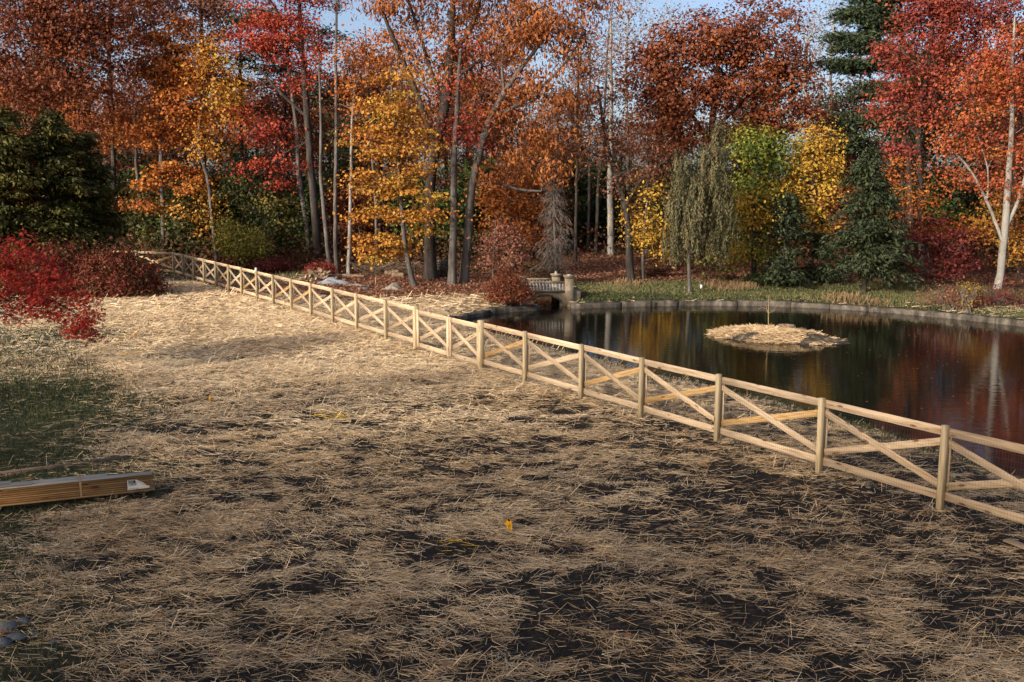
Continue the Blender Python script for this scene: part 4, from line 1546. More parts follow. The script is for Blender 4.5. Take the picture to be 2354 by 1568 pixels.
tree('white_pine', 'tall blue-green pine with flat boughs at the upper right', 67, [[(2096, 640, 16), (2090, 400, 14), (2080, 150, 10), (2070, -60, 6)]],
     [(1990, 30, 60, 22), (2040, 60, 60, 22), (1950, 90, 50, 16), (1990, 110, 60, 20), (2030, 0, 60, 20), (1930, 150, 40, 14), (1985, 160, 50, 18), (2010, 210, 50, 20), (1980, 280, 50, 22), (1960, 330, 50, 22), (2070, -40, 70, 30), (2060, 140, 50, 20), (2040, 270, 50, 22)], 'pine', bark=M_barkd, mode='needle', per=60, seed=120, size=.19, flat=.28, spacing=.85, zdepth=1.6)
tree('red_maple', 'crimson maple crown at the upper right beside the pine', 58, [[(2122, 650, 18), (2118, 480, 16), (2112, 350, 14), (2120, 250, 11), (2140, 120, 8), (2150, 0, 5)], [(2114, 320, 7), (2060, 250, 6), (2030, 200, 4)], [(2120, 260, 7), (2190, 180, 6), (2250, 80, 4)]],
     [(2060, 130, 60, 45), (2130, 70, 80, 60), (2210, 60, 90, 60), (2080, 190, 70, 45), (2150, 170, 70, 50), (2050, 270, 60, 36, .8), (2250, 150, 80, 60), (2120, 250, 70, 36), (2060, 330, 50, 26, .7), (2300, 40, 80, 60), (2150, -10, 100, 50), (2040, 220, 40, 30)], 'crimson', bark=M_barkd, per=42, seed=121, size=.15, spacing=1.05)
tree('red_maple', 'pale-barked maple with red and orange leaves at the right edge', 50.8, [[(2290, 668, 17), (2302, 620, 17), (2310, 480, 16), (2318, 330, 12), (2322, 180, 9), (2330, 40, 5)], [(2306, 560, 8), (2270, 460, 7), (2230, 380, 6), (2180, 330, 4)], [(2314, 520, 9), (2350, 440, 8), (2372, 330, 6)], [(2270, 455, 5), (2275, 380, 4), (2240, 290, 3)]],
     [(2180, 300, 50, 36, .8), (2220, 260, 60, 40), (2280, 230, 70, 50), (2340, 200, 70, 60), (2210, 340, 50, 40), (2270, 330, 60, 45), (2200, 400, 50, 35, .9), (2340, 330, 60, 50), (2290, 140, 70, 50, .9), (2350, 90, 70, 50), (2290, 410, 45, 26, .7), (2210, 190, 50, 40, .8), (2380, 420, 60, 50, .7)], 'redorange', bark=M_barkp, per=36, seed=122, size=.14, spacing=1.0)
tree('orange_maple', 'orange understory maple below the crimson maple', 57, [[(2080, 640, 8), (2078, 500, 7), (2075, 400, 4)]], [(2080, 400, 50, 40), (2060, 470, 45, 40), (2130, 470, 50, 40), (2180, 520, 50, 40), (2110, 540, 40, 30)], 'orange', bark=M_barkd, per=36, seed=123, spacing=1.05)
tree('golden_maple', 'golden understory maple behind the pale-barked maple at the right edge', 57, [[(2345, 640, 8), (2340, 560, 7), (2330, 480, 4)]], [(2330, 480, 50, 40), (2280, 550, 50, 40), (2350, 560, 45, 40), (2240, 500, 45, 40, .8), (2340, 600, 40, 20)], 'gold', bark=M_barkd, per=36, seed=124, spacing=1.05)
tree('dogwood_tree', 'low dark red dogwood under the crimson maple', 53.0, [[(2146, 660, 6), (2142, 620, 5), (2130, 570, 4)]], [(2080, 600, 42, 26, 1.2), (2120, 560, 50, 36), (2160, 590, 55, 36), (2200, 560, 50, 40), (2060, 625, 36, 18), (2150, 625, 50, 16), (2220, 610, 40, 20, .8), (2140, 520, 50, 30)], 'darkred', per=36, seed=125, spacing=.85, size=.14, flat=.22, zmin=.6)
tree('weeping_cherry', 'small faded pink weeping tree behind the bush by the bridge', 50.5, [[(1132, 668, 5), (1133, 620, 4), (1136, 560, 3), (1140, 510, 2)]], [(1140, 530, 40, 26), (1170, 560, 45, 30), (1110, 570, 36, 36, .8), (1195, 590, 36, 26, .8), (1150, 600, 50, 30, .5)], 'pink', per=36, seed=126, spacing=.75, size=.11, rad=.36, bare=1, tip=.008)
tree('yellow_shrub', 'yellow-green leafy shrub beyond the fence near the red brush', 62, [[(560, 612, 4), (556, 580, 3), (548, 540, 2)]], [(530, 540, 45, 32), (570, 560, 45, 36), (545, 570, 50, 30), (515, 520, 26, 20), (600, 580, 30, 26, .7)], leaf_mat('leaves_lime', [(.07, .08, .015), (.16, .15, .02), (.32, .27, .03), (.46, .36, .035)]), per=26, seed=127, spacing=.7, size=.12, rad=.4, cat='shrub', crown_name='foliage', zmin=.2)
tree('green_understory_tree', 'dark green understory tree with yellowing leaves left of the five tall trunks', 66, [[(640, 612, 6), (640, 540, 5), (640, 440, 4)]], [(620, 450, 70, 50, .8), (660, 520, 60, 50), (600, 540, 60, 50), (690, 580, 40, 36), (560, 430, 50, 40, .7), (640, 590, 60, 30)], 'under', bark=M_barkd, per=40, seed=128, spacing=1.05, cat='tree')
tree('green_understory_tree', 'dark green understory tree below the bright orange maple', 67, [[(430, 600, 6), (430, 540, 5), (432, 460, 4)]], [(430, 500, 60, 45), (470, 560, 60, 36), (400, 560, 60, 30), (500, 590, 50, 26)], 'under', bark=M_barkd, per=40, seed=129, spacing=1.05)

# ---- trees of the back rows (alike, seen only through gaps)
LAND = [(-200, 'the left picture edge'), (104, 'the tall rust-brown oak'), (262, 'the olive evergreens'), (375, 'the bright orange maple'), (490, 'the golden-orange maple'), (560, 'the yellow-green shrub'), (640, 'the scarlet maple'), (736, 'the five tall trunks'),
        (870, 'the golden maple'), (990, 'the thick dark oak'), (1090, 'the leaning oak'), (1180, 'the low orange maple'), (1275, 'the dead grey spruce'), (1370, 'the three straight trunks'), (1450, 'the copper-brown beech'), (1590, 'the weeping willow'), (1640, 'the great rust-red oak'),
        (1735, 'the green maple'), (1868, 'the bright yellow maple'), (1983, 'the wide hemlock'), (2096, 'the white pine'), (2122, 'the crimson maple'), (2150, 'the dogwood'), (2297, 'the pale-barked maple'), (2500, 'the right picture edge')]
SEEN = {}


def back_label(kind, o):
    vx = CX + o.location.x / o.location.y * FPX
    land = min(LAND, key=lambda a: abs(a[0] - vx))[1]
    row = 'nearest' if o.location.y < 78 else 'middle' if o.location.y < 87 else 'farther' if o.location.y < 98 else 'farthest'
    if not -60 < vx < 2420:
        land = 'beyond ' + land
    else:
        land = 'behind ' + land
    return f'{kind} in the {row} back row, {land}'


def copy_tree(src):
    o = src.copy()
    COL.objects.link(o)
    for c in src.children:
        cc = c.copy()
        COL.objects.link(cc)
        cc.parent = o
    return o


def back_trees():
    rg = np.random.default_rng(200)
    protos = []
    for k, (mt, bark) in enumerate((('rust', M_barkd), ('brown', M_bark), ('orange', M_barkd), ('green', M_barkd), ('rustred', M_barkd))):
        protos.append(tree('wood_tree', 'x', 60, [[(1177, 660, 14), (1180, 400, 12), (1176, 200, 9), (1180, 40, 5)]],
                           [(1177, 100, 110, 80, .8), (1130, 200, 90, 70, .7), (1230, 220, 90, 70, .7), (1177, 0, 90, 60, .8), (1170, 320, 100, 60, .6), (1180, 420, 110, 60, .5), (1177, 520, 110, 50, .5)], mt, bark=bark, per=26, seed=210 + k, size=.22, spacing=1.5, rad=.7))
    xs = np.concatenate([np.linspace(-52, 52, 46), np.linspace(-60, -2, 34), np.linspace(26, 60, 14), np.linspace(0, 16, 10)])
    spots = [(x + rg.normal(0, .7), 74 + (i % 3) * 8 + (20 if i >= 46 else 0) + rg.normal(0, 1.5)) for i, x in enumerate(xs)]
    names = ['rust-brown tree in the back rows of the wood', 'sparse copper-brown tree in the back rows of the wood', 'orange tree in the back rows of the wood', 'green tree in the back rows of the wood', 'rust-red tree in the back rows of the wood']
    groups = ['rust-brown back row trees', 'copper-brown back row trees', 'orange back row trees', 'green back row trees', 'rust-red back row trees']
    used = set()
    for i, (x, y) in enumerate(spots):
        vx = CX + x / y * FPX
        k = int(rg.choice([0, 1, 3, 4, 3])) if vx > 1100 else int(rg.choice([0, 0, 2, 3, 4]))
        if 1180 < vx < 1420:
            k = 1
        o = copy_tree(protos[k]) if k in used else protos[k]
        used.add(k)
        o.location = (x, y, .6)
        s = rg.uniform(.75, 1.0)
        if 1180 < vx < 1560:
            s *= .74
        elif 1560 <= vx < 2050:
            s *= .80
        o.scale = (s * rg.uniform(.9, 1.15), s, s)
        o.rotation_euler = (0, 0, rg.random() * 6.28)
        o['label'] = back_label(names[k].split(' in ')[0], o)
        o['group'] = groups[k]
    for i, (x, y) in enumerate(((30, 53), (34, 57), (38, 52), (31, 62), (36, 66))):
        o = copy_tree(protos[(0, 2, 4, 0, 2)[i]])
        o.location = (x, y, 0)
        o.rotation_euler = (0, 0, i)
        o['label'] = 'tall tree of the wood just outside the right picture edge'
        o['group'] = 'trees outside the right edge'
    under = []
    for k, mt in enumerate(('green', 'brown', 'rust', 'under')):
        under.append(tree('understory_tree', 'x', 60, [[(1177, 660, 7), (1180, 540, 6), (1176, 430, 4), (1180, 340, 2)]],
                          [(1177, 400, 80, 60, 1), (1130, 480, 80, 60, 1), (1230, 490, 80, 60, 1), (1177, 570, 110, 50, .9), (1177, 620, 110, 30, .6)], mt, bark=M_barkd, per=30, seed=230 + k, size=.22, spacing=1.25, rad=.6, zmin=.3))
    unames = ['dark green understory tree in the shade of the wood', 'copper-brown understory tree in the shade of the wood', 'rust-brown understory tree in the shade of the wood', 'yellow-green understory tree in the shade of the wood']
    used = set()
    for i, x in enumerate(np.linspace(-42, 42, 44)):
        k = int(rg.choice([0, 0, 1, 2, 3, 0]))
        o = copy_tree(under[k]) if k in used else under[k]
        used.add(k)
        y = 71 + (i % 2) * 7 + rg.normal(0, 1.2)
        vx = CX + x / y * FPX
        if 1300 < vx < 1470:
            y += 12
        o.location = (x + rg.normal(0, .5), y, .3)
        s = rg.uniform(.7, 1.1)
        o.scale = (s * 1.15, s * 1.15, s)
        o.rotation_euler = (0, 0, rg.random() * 6.28)
        o['label'] = back_label(unames[k].split(' in ')[0], o)
        o['group'] = unames[k] + ' group'
    # assumed unseen trees behind the viewpoint, added so their thin crowns shade the foreground
    for i, x in enumerate(np.linspace(-58, -14, 24)):
        o = copy_tree(protos[i % 5])
        o.location = (x + rg.normal(0, .8), (-8, -13, -18, -15)[i % 4] + rg.normal(0, 1.2), 0)
        o.scale = (.95, .95, .93 + rg.normal(0, .04))
        o.rotation_euler = (0, 0, rg.random() * 6.28)
        o['label'] = 'assumed unseen tall tree behind the viewpoint, added to shade the foreground'
        o['group'] = 'assumed unseen trees behind the viewpoint'


back_trees()

# ------------------------------------------------------------------ undergrowth of the wood: reads as one mass
def scatter_brush():
    rg = np.random.default_rng(300)
    n = 26000
    x = rg.uniform(-38, 36, n)
    y = rg.uniform(61, 76, n)
    keep = (np.abs(x - (y * .095)) > 3.0) | (y > 72)
    h = 1.0 + 2.6 * fbm(x, y, 4.0, 51)
    z = rg.random(n) ** 1.2 * h * sstep(60, 66, y) + .1
    V, F = leaf_quads(np.stack([x, y, z], 1)[keep], (.16 + .16 * rg.random(n))[keep], (rg.normal(size=(n, 3)) * .7 + [0, -.5, .6])[keep], rg, .7)
    tone = np.clip(fbm(x, y, 3.0, 61) * 1.1 - .1 + rg.normal(0, .15, n), 0, .99)[keep]
    o = put('undergrowth', mesh_np('undergrowth', V, [F], LM['brush'], tone))
    tag(o, 'mixed brown and green undergrowth on the floor of the wood', 'undergrowth', kind='stuff')


scatter_brush()

# ------------------------------------------------------------------ shrubs
def shrub(name, label, base, size3, mat, n_clump, per, lsize, seed, stems=14, rad=.28, twig_mat=M_twig, mode='leaf', arch=0.0, cat='shrub', foliage='foliage', low=.12, group=None):
    rg = np.random.default_rng(seed)
    base = np.array([base[0], base[1], 0.0])
    u = norm(rg.normal(size=(n_clump, 3)))
    u[:, 2] = np.abs(u[:, 2])
    r = .45 + .55 * rg.random(n_clump) ** .5
    r *= .85 + .3 * rg.random(n_clump)
    T = base + u * r[:, None] * np.array(size3)
    T[:, 2] = np.maximum(T[:, 2], low + .3 * rg.random(n_clump))
    tr = []
    for s in range(stems):
        th = rg.random() * 6.28
        e = base + np.array([math.cos(th) * size3[0] * .45, math.sin(th) * size3[1] * .45, size3[2] * (.5 + .3 * rg.random())])
        b0 = base + np.array([rg.normal(0, size3[0] * .12), rg.normal(0, size3[1] * .12), -.1])
        tr.append((np.array([b0, (b0 + e) / 2 + [0, 0, size3[2] * .12], e]), np.array([.022, .016, .010])))
    Pn, par, Rn, n_tr = grow(tr, T, rg, tip=.004, lift=.2, step=.4, rmax=.04)
    root = thing(name, label, cat, base, group)
    me = wood_mesh('stems', Pn, par, Rn, twig_mat, n_tr)
    me.transform(Matrix.Translation(-Vector(base)))
    put('stems', me, root)
    V, F, rnd = clump_leaves(T, np.broadcast_to(base, T.shape), rg, per, rad, lsize, .6, mode=mode)
    V[:, 2] = np.maximum(V[:, 2], .02)
    LEAVES_TOTAL[0] += len(F)
    put(foliage, mesh_np(foliage, V - base, [F], LM[mat] if isinstance(mat, str) else mat, rnd), root)
    return root


bx = P(245, 690)
shrub('red_bush', 'wide red and green bush in front of the far corner fence', (bx[0] - .2, bx[1] + 1.7), (2.1, 1.7, 2.35), 'shrub', 420, 50, .115, 401, 26, .30)
bx2 = P(120, 690)
shrub('red_bush', 'brownish bush behind the scarlet maple at the left edge', (bx2[0] - .6, bx2[1] + 2.2), (2.1, 1.5, 2.5), 'shrub', 260, 46, .115, 402, 18, .32)
bb = P(1180, 700)
shrub('barberry_bush', 'dense dark red barberry bush on the pond wall left of the bridge', (bb[0] - .22, bb[1] + .55), (.98, .8, 1.45), leaf_mat('leaves_barberry', [(.07, .028, .015), (.16, .045, .02), (.28, .07, .026), (.33, .13, .04)]), 300, 44, .075, 403, 24, .2, M_barkd)
# row of low red brush beyond the fence
for k, (vx, vy, w, h, mt, lb) in enumerate(((500, 612, .95, 1.0, 'darkred', 'low red brush beyond the fence, leftmost of the red row'), (560, 622, 1.1, .9, 'crimson', 'low red brush beyond the fence below the yellow shrub'), (625, 628, 1.2, .9, 'darkred', 'dark red brush left of the firewood heap'),
                                            (690, 620, 1.2, 1.2, 'brush', 'brown leafy brush at the foot of the five tall trunks'), (740, 632, .8, .6, 'crimson', 'small red brush just behind the firewood heap'))):
    q = P(vx, vy)
    shrub('low_brush', lb, (q[0], q[1]), (w, w * .8, h), mt, 110, 36, .10, 410 + k, 10, .24, group='low brush beyond the fence')
# right bank thicket
for k, (vx, vy, w, h, mt, lb) in enumerate(((2200, 712, 1.5, 1.1, 'pink', 'tangled brown brush on the far bank, left half of the thicket'), (2235, 716, .7, 1.3, 'yellow', 'thin yellow vine growing in the brown thicket'), (2310, 710, 1.3, 1.15, 'darkred', 'tangled red-brown brush at the right edge of the far bank'))):
    q = P(vx, vy)
    shrub('thicket', lb, (q[0], q[1] + .5), (w, .9, h), mt, 130 if k != 1 else 26, 20 if k != 1 else 22, .075, 420 + k, 30, .22, bare_m if False else M_twig)
for k, (vx, vy, w, h, mt, lb) in enumerate(((1755, 660, .9, .8, 'green', 'small green bush below the smaller hemlock'), (1660, 655, 1.0, .5, 'brush', 'low brown brush right of the willow trunk'), (1000, 640, .9, .8, 'brush', 'low brown brush around the thick dark oak trunk'), (1255, 655, .9, .8, 'brush', 'brown brush behind the bridge'), (1500, 640, 1.0, .5, 'brush', 'low dark brush left of the willow trunk'))):
    q = P(vx, vy)
    shrub('low_brush', lb, (q[0], q[1] + .6), (w, .7, h), mt, 90, 34, .09, 430 + k, 9, .22, group='low brush on the far side')

# ------------------------------------------------------------------ scarlet Japanese maple, close at the left
def japanese_maple():
    rg = np.random.default_rng(500)
    d = 27.0
    k = d / FPX
    blobs = [(10, 580, 80, 48, 1.5), (-60, 640, 90, 90), (70, 625, 80, 50, 1.5), (20, 690, 90, 40, 1.3), (120, 655, 60, 40, 1.4), (140, 690, 60, 30, 1.3), (175, 718, 45, 28, 1.6), (100, 700, 60, 30, 1.3), (110, 718, 50, 24, 1.5), (152, 738, 40, 20, 1.8), (195, 735, 30, 26, 1.8), (-60, 560, 70, 50, .8), (192, 748, 30, 20, 2.4), (60, 722, 60, 22, 1.2), (200, 700, 26, 18, 1.1), (170, 760, 30, 9, 1.6), (210, 768, 12, 6, 3)]
    T, C = blob_targets(blobs, d, rg, .42, .6, 1.0, .5)
    cpt = PD(-130, 700, d + .3)
    tr = [(np.array([[cpt[0], cpt[1], -.2], [cpt[0] + .1, cpt[1], 1.0], [cpt[0] + .3, cpt[1], 2.0], PD(-60, 560, d)]), np.array([.13, .10, .08, .05])),
          (np.array([[cpt[0] + .1, cpt[1], 1.0], PD(-20, 660, d), PD(90, 670, d), PD(165, 720, d)]), np.array([.06, .05, .035, .012])),
          (np.array([[cpt[0] + .1, cpt[1], .8], PD(-60, 680, d - .5), PD(20, 720, d - .6), PD(70, 757, d - .6)]), np.array([.05, .04, .025, .008]))]
    Pn, par, Rn, n_tr = grow(tr, T, rg, tip=.004, lift=-.1, step=.35, rmax=.2, wob=.1)
    base = np.array([cpt[0], cpt[1], 0])
    root = thing('japanese_maple', 'scarlet Japanese maple with drooping branches at the left picture edge', 'tree', base)
    me = wood_mesh('trunk', Pn, par, Rn, M_barkd, n_tr)
    me.transform(Matrix.Translation(-Vector(base)))
    put('trunk', me, root)
    n = len(T)
    per = 30
    rep = np.repeat(np.arange(n), per)
    m = len(rep)
    pos = T[rep] + rg.normal(size=(m, 3)) * np.array([.17, .17, .09])
    nrm = norm(np.array([0, -.25, .8]) + rg.normal(size=(m, 3)) * .45)
    t = norm(rg.normal(size=(m, 3)) + np.array([.3, 0, -.5]))
    t = norm(t - nrm * (t * nrm).sum(1, keepdims=True))
    b = np.cross(nrm, t)
    sz = (.055 + .035 * rg.random(m))[:, None]
    # five-lobed leaf: five kites round the stalk
    Vs = []
    for a, l in ((-1.9, .62), (-1.0, .88), (0, 1.0), (1.0, .88), (1.9, .62)):
        dr = t * math.cos(a) + b * math.sin(a)
        sd_ = b * math.cos(a) - t * math.sin(a)
        Vs += [pos, pos + (dr * .45 * l + sd_ * .17) * sz, pos + (dr * l - nrm * .18) * sz, pos + (dr * .45 * l - sd_ * .17) * sz]
    V = np.stack(Vs, 1).reshape(-1, 3)
    F = np.arange(len(V)).reshape(-1, 4)
    tone = np.clip(.45 + rg.normal(0, .22, n), 0, 1)
    rn = np.repeat(np.clip(tone[rep] * .6 + rg.random(m) * .4, 0, .99), 5)
    put('crown', mesh_np('crown', V - base, [F], LM['maple'], rn), root)
    LEAVES_TOTAL[0] += len(F)


japanese_maple()

# ------------------------------------------------------------------ island with straw and sapling
def island():
    rg = np.random.default_rng(600)
    a, b = P(1622, 764, Z_W)[:2], P(1942, 791, Z_W)[:2]
    c = (a + b) / 2
    ax = (b - a) / np.linalg.norm(b - a)
    ay = np.array([-ax[1], ax[0]])
    L = np.linalg.norm(b - a) / 2
    Wd = 1.35
    nr, na = 14, 40
    V = [[*c, .06]]
    for i in range(1, nr + 1):
        r = i / nr
        for j in range(na):
            th = 2 * math.pi * j / na
            rr = r * (1 + .10 * math.sin(3 * th + 1) + .05 * math.sin(7 * th))
            p = c + ax * L * rr * math.cos(th) + ay * Wd * rr * math.sin(th)
            h = .38 * (1 - r ** 2.2) - .06 + .05 * (vnoise(p[0], p[1], .5, 4) - .5)
            V.append([p[0], p[1], Z_W + h])
    T = [[0, 1 + j, 1 + (j + 1) % na] for j in range(na)]
    Qd = []
    for i in range(nr - 1):
        for j in range(na):
            s = 1 + i * na
            Qd.append([s + j, s + na + j, s + na + (j + 1) % na, s + (j + 1) % na])
    mat = noisy_mat('island_soil', [(.35, (.025, .02, .016)), (.5, (.06, .047, .035)), (.65, (.22, .16, .09))], 3.0, 6, .95, .6)
    me = mesh_np('islet', V, [np.array(Qd), np.array(T)], mat, smooth=True)
    me.transform(Matrix.Translation((-c[0], -c[1], 0)))
    o = put('islet', me, None, (c[0], c[1], 0))
    tag(o, 'small low islet covered in pale straw in the pond', 'islet')
    n = 5200
    r = rg.random(n) ** .5 * 1.0
    th = rg.random(n) * 6.28
    rr = r * (1 + .10 * np.sin(3 * th + 1) + .05 * np.sin(7 * th))
    px = c[0] + ax[0] * L * rr * np.cos(th) + ay[0] * Wd * rr * np.sin(th)
    py = c[1] + ax[1] * L * rr * np.cos(th) + ay[1] * Wd * rr * np.sin(th)
    keep = (vnoise(px, py, .7, 8) + .25 * (py - c[1]) + (1 - r) * .3) > .34
    px, py, r = px[keep], py[keep], r[keep]
    n = len(px)
    z = Z_W + .38 * (1 - r ** 2.2) - .06 + .04 + .05 * rg.random(n)
    ang = rg.normal(math.atan2(ax[1], ax[0]), .8, n)
    ln_ = .22 + .25 * rg.random(n)
    dirv = np.stack([np.cos(ang), np.sin(ang), rg.normal(0, .25, n)], 1)
    nv = rg.normal(size=(n, 3)) * .6 + [0, -.4, .8]
    Vv, F = strip_quads(np.stack([px, py, z], 1), dirv, nv, ln_, .010 + .006 * rg.random(n))
    put('straw_cover', mesh_np('straw_cover', Vv - np.array([c[0], c[1], 0]), [F], LM['straw'], np.clip(rg.normal(.42, .2, n), 0, .8)), o)['kind'] = 'stuff'
    # sapling
    bp_ = PD(1767, 745, 36.9)
    bp_[2] = -.02
    t2 = thing('sapling', 'thin bare sapling standing on the straw islet', 'sapling', bp_)
    tips = np.array([[-.28, 0, .78], [.25, .1, .82], [.08, 0, .98], [-.12, .05, .9], [.18, -.1, .7], [-.4, .05, .72], [.35, 0, .95], [0, 0, 1.25], [.05, .05, 1.1], [-.1, 0, 1.2]]) + bp_
    Pn, par, Rn, n_tr = grow([(np.array([[0, 0, -.1], [.01, 0, .4], [0, 0, .9], [.02, 0, 1.2]]) + bp_, np.array([.022, .018, .012, .006]))], tips, rg, tip=.006, lift=.3, step=.2, rmax=.03)
    me = wood_mesh('trunk', Pn, par, Rn, plain_mat('sapling_bark', (.36, .24, .10), .8), n_tr)
    me.transform(Matrix.Translation(-Vector(bp_)))
    put('trunk', me, t2)
    # log on the islet
    la, lb = PD(1790, 752, 37.0), PD(1826, 754, 36.6)
    mb = MB()
    la[2] = lb[2] = .09
    mb.tube([la, (la + lb) / 2 + [0, 0, .015], lb], [.05, .065, .07], 9, True, .08, rg)
    me = mb.mesh('log', M_log)
    cc = (la + lb) / 2
    me.transform(Matrix.Translation(-Vector(cc)))
    tag(put('log', me, None, cc), 'short brown log lying on the straw islet', 'log')


def strip_quads(C, dirv, nrm, length, width):
    dirv = norm(dirv)
    s = norm(np.cross(dirv, nrm))
    h = dirv * (length * .5)[:, None]
    w = s * (width * .5)[:, None]
    V = np.stack([C - h - w, C + h - w, C + h + w, C - h + w], 1).reshape(-1, 3)
    return V, np.arange(len(V)).reshape(-1, 4)


island()

# ------------------------------------------------------------------ logs, firewood, gravel, stumps, stones
def log_piece(name, a, b, r, label, group=None, split=False, seed=0):
    rg = np.random.default_rng(seed)
    a = np.asarray(a, float)
    b = np.asarray(b, float)
    c = (a + b) / 2
    mb = MB()
    n = 5 if split else 10
    mb.tube([a - c, (a * .66 + b * .34) - c + rg.normal(0, .01, 3), (a * .34 + b * .66) - c + rg.normal(0, .01, 3), b - c], [r, r * 1.04, r * .98, r * .96], n, False, .14 if split else .06, rg)
    root = thing(name, label, 'log', c, group)
    put('bark', mb.mesh('bark', M_log), root)
    dv = norm(b - a)
    for e, s in ((a - c - dv * .002, -1), (b - c + dv * .002, 1)):
        mb = MB()
        mb.tube([e, e + dv * s * .012], [r * .93, r * .90], n, True)
        put('cut_end', mb.mesh('cut_end', M_logend), root)
    return root


rgw = np.random.default_rng(700)
for k in range(34):
    u = rgw.random()
    lay = int(rgw.integers(0, 4))
    vx = 702 + 68 * u
    q = P(vx, 650 - 6 * abs(u - .5))
    hgt = .10 + lay * .15 * (1 - abs(u - .45) * 1.2)
    c = np.array([q[0], q[1] + .5 * rgw.random() + .25 * lay, hgt])
    ang = rgw.normal(.9, .7)
    dv = np.array([math.cos(ang), math.sin(ang) * .7, rgw.normal(0, .3)]) * (.22 + .10 * rgw.random())
    log_piece('firewood', c - dv, c + dv, .075 + .05 * rgw.random(), 'split firewood log in the heap beside the gravel', 'firewood logs in the heap', True, 710 + k)
for k, (vx, vy, L, r, lb) in enumerate(((893, 632, 1.5, .26, 'thick cut log behind the golden maple, left one of the row'), (912, 636, 1.0, .2, 'shorter cut log lying low between two thick logs'), (935, 632, 1.6, .24, 'thick cut log touching the leaning trunk of the golden maple'),
                                      (926, 640, .8, .15, 'small cut log in front of the thick logs'), (822, 640, 1.5, .10, 'thin log lying beside the rightmost tall trunk'))):
    q = P(vx, vy)
    ang = -.55 if k != 4 else -.5
    dv = np.array([math.cos(ang), math.sin(ang), 0]) * L / 2
    c = np.array([q[0] - .3, q[1] + .5, r])
    log_piece('log', c - dv, c + dv, r, lb, None, False, 760 + k)
# brush pile of dead branches behind the logs
mb = MB()
for k in range(170):
    vx = rgw.uniform(815, 960)
    q = P(vx, 636)
    c = np.array([q[0], q[1] + rgw.uniform(.3, 2.2), rgw.uniform(.05, .75)])
    dv = norm(rgw.normal(size=3) * [1, .8, .35]) * rgw.uniform(.4, 1.2)
    mb.tube([c - dv, c + rgw.normal(0, .08, 3), c + dv], [.02, .016, .008], 3, False)
me = mb.mesh('brush_pile', M_log)
q = P(890, 636)
me.transform(Matrix.Translation((-q[0], -q[1] - 1.2, 0)))
tag(put('brush_pile', me, None, (q[0], q[1] + 1.2, 0)), 'pile of dead brown branches behind the cut logs', 'brush pile', kind='stuff')


def mound(name, c, sx, sy, h, mat, label, cat, seed, n=26, rot=0.0):
    V = [[0, 0, h]]
    nr = 8
    for i in range(1, nr + 1):
        r = i / nr
        for j in range(n):
            th = 2 * math.pi * j / n
            rr = r * (.75 + .5 * float(vnoise(math.cos(th) * 2 + seed, math.sin(th) * 2, 1.0, seed)))
            x, y = sx * rr * math.cos(th), sy * rr * math.sin(th)
            z = h * (1 - r) ** .8 * (.35 + 1.3 * float(vnoise(x * 3 + seed, y * 3, .8, seed + 1))) - .03 * r
            V.append([x * math.cos(rot) - y * math.sin(rot), x * math.sin(rot) + y * math.cos(rot), z])
    T = [[0, 1 + j, 1 + (j + 1) % n] for j in range(n)]
    Qd = []
    for i in range(nr - 1):
        s = 1 + i * n
        for j in range(n):
            Qd.append([s + j, s + n + j, s + n + (j + 1) % n, s + (j + 1) % n])
    o = put(name, mesh_np(name, V, [np.array(Qd), np.array(T)], mat), None, (c[0], c[1], 0))
    return tag(o, label, cat)


q = P(765, 653)
mound('gravel_pile', q, 1.15, .9, .27, M_gravel, 'pale grey gravel pile spilling from the firewood heap', 'gravel', 5)
q = P(815, 657)
mound('gravel_spill', q, 1.3, .5, .10, M_gravel, 'thin spill of pale gravel right of the gravel pile', 'gravel', 9)
q = P(903, 668)
mound('tree_stump', q, .75, .5, .42, noisy_mat('stump_wood', [(.3, (.14, .11, .085)), (.7, (.36, .30, .24))], 5, 5, .9, .7, 12), 'low grey root stump in the fallen leaves', 'stump', 14)
q = P(1010, 664)
mound('rubble', q, .5, .35, .10, M_stone, 'flat grey rubble in the leaves left of the bridge bush', 'rubble', 21)
q = P(843, 668)
mb = MB()
mb.box((0, 0, .09), (.5, .22, .18), .5, .9)
tag(put('concrete_block', mb.mesh('concrete_block', M_slate), None, (q[0], q[1], 0)), 'grey concrete block lying in the leaves near the stake', 'block')
q = P(862, 657)
st = board('survey_stake', (q[0], q[1], -.1), (q[0] + .06, q[1], .46), .045, .03, M_rail, None, up=(0, 1, 0))
tag(st, 'thin wooden stake standing in the leaf litter', 'stake')
q = P(1612, 663)
mb = MB()
mb.lathe((0, 0, 0), [(.07, 0), (.07, .17), (.055, .19), (0, .19)], 10)
tag(put('pipe_cap', mb.mesh('pipe_cap', M_white, smooth=True), None, (q[0], q[1], float(ground_z(q[0], q[1])))), 'small white pipe cap standing on the far lawn', 'pipe')
# stacked stone column in the wood
q = P(1015, 643)
sc_ = thing('stone_column', 'stacked stone column in the shade between the trunks', 'column', (q[0] + .2, q[1] + 1.2, 0))
for lay in range(13):
    for s in range(4):
        mb = MB()
        w = .24 + rgw.normal(0, .02)
        mb.box((0, 0, 0), (w, .5 + rgw.normal(0, .03), .075), 0, .96)
        put('stone', mb.mesh('stone', M_slate if (lay + s) % 3 else M_stone), sc_, (-.37 + s * .245 + (lay % 2) * .05 + rgw.normal(0, .01), rgw.normal(0, .02), .04 + lay * .079))

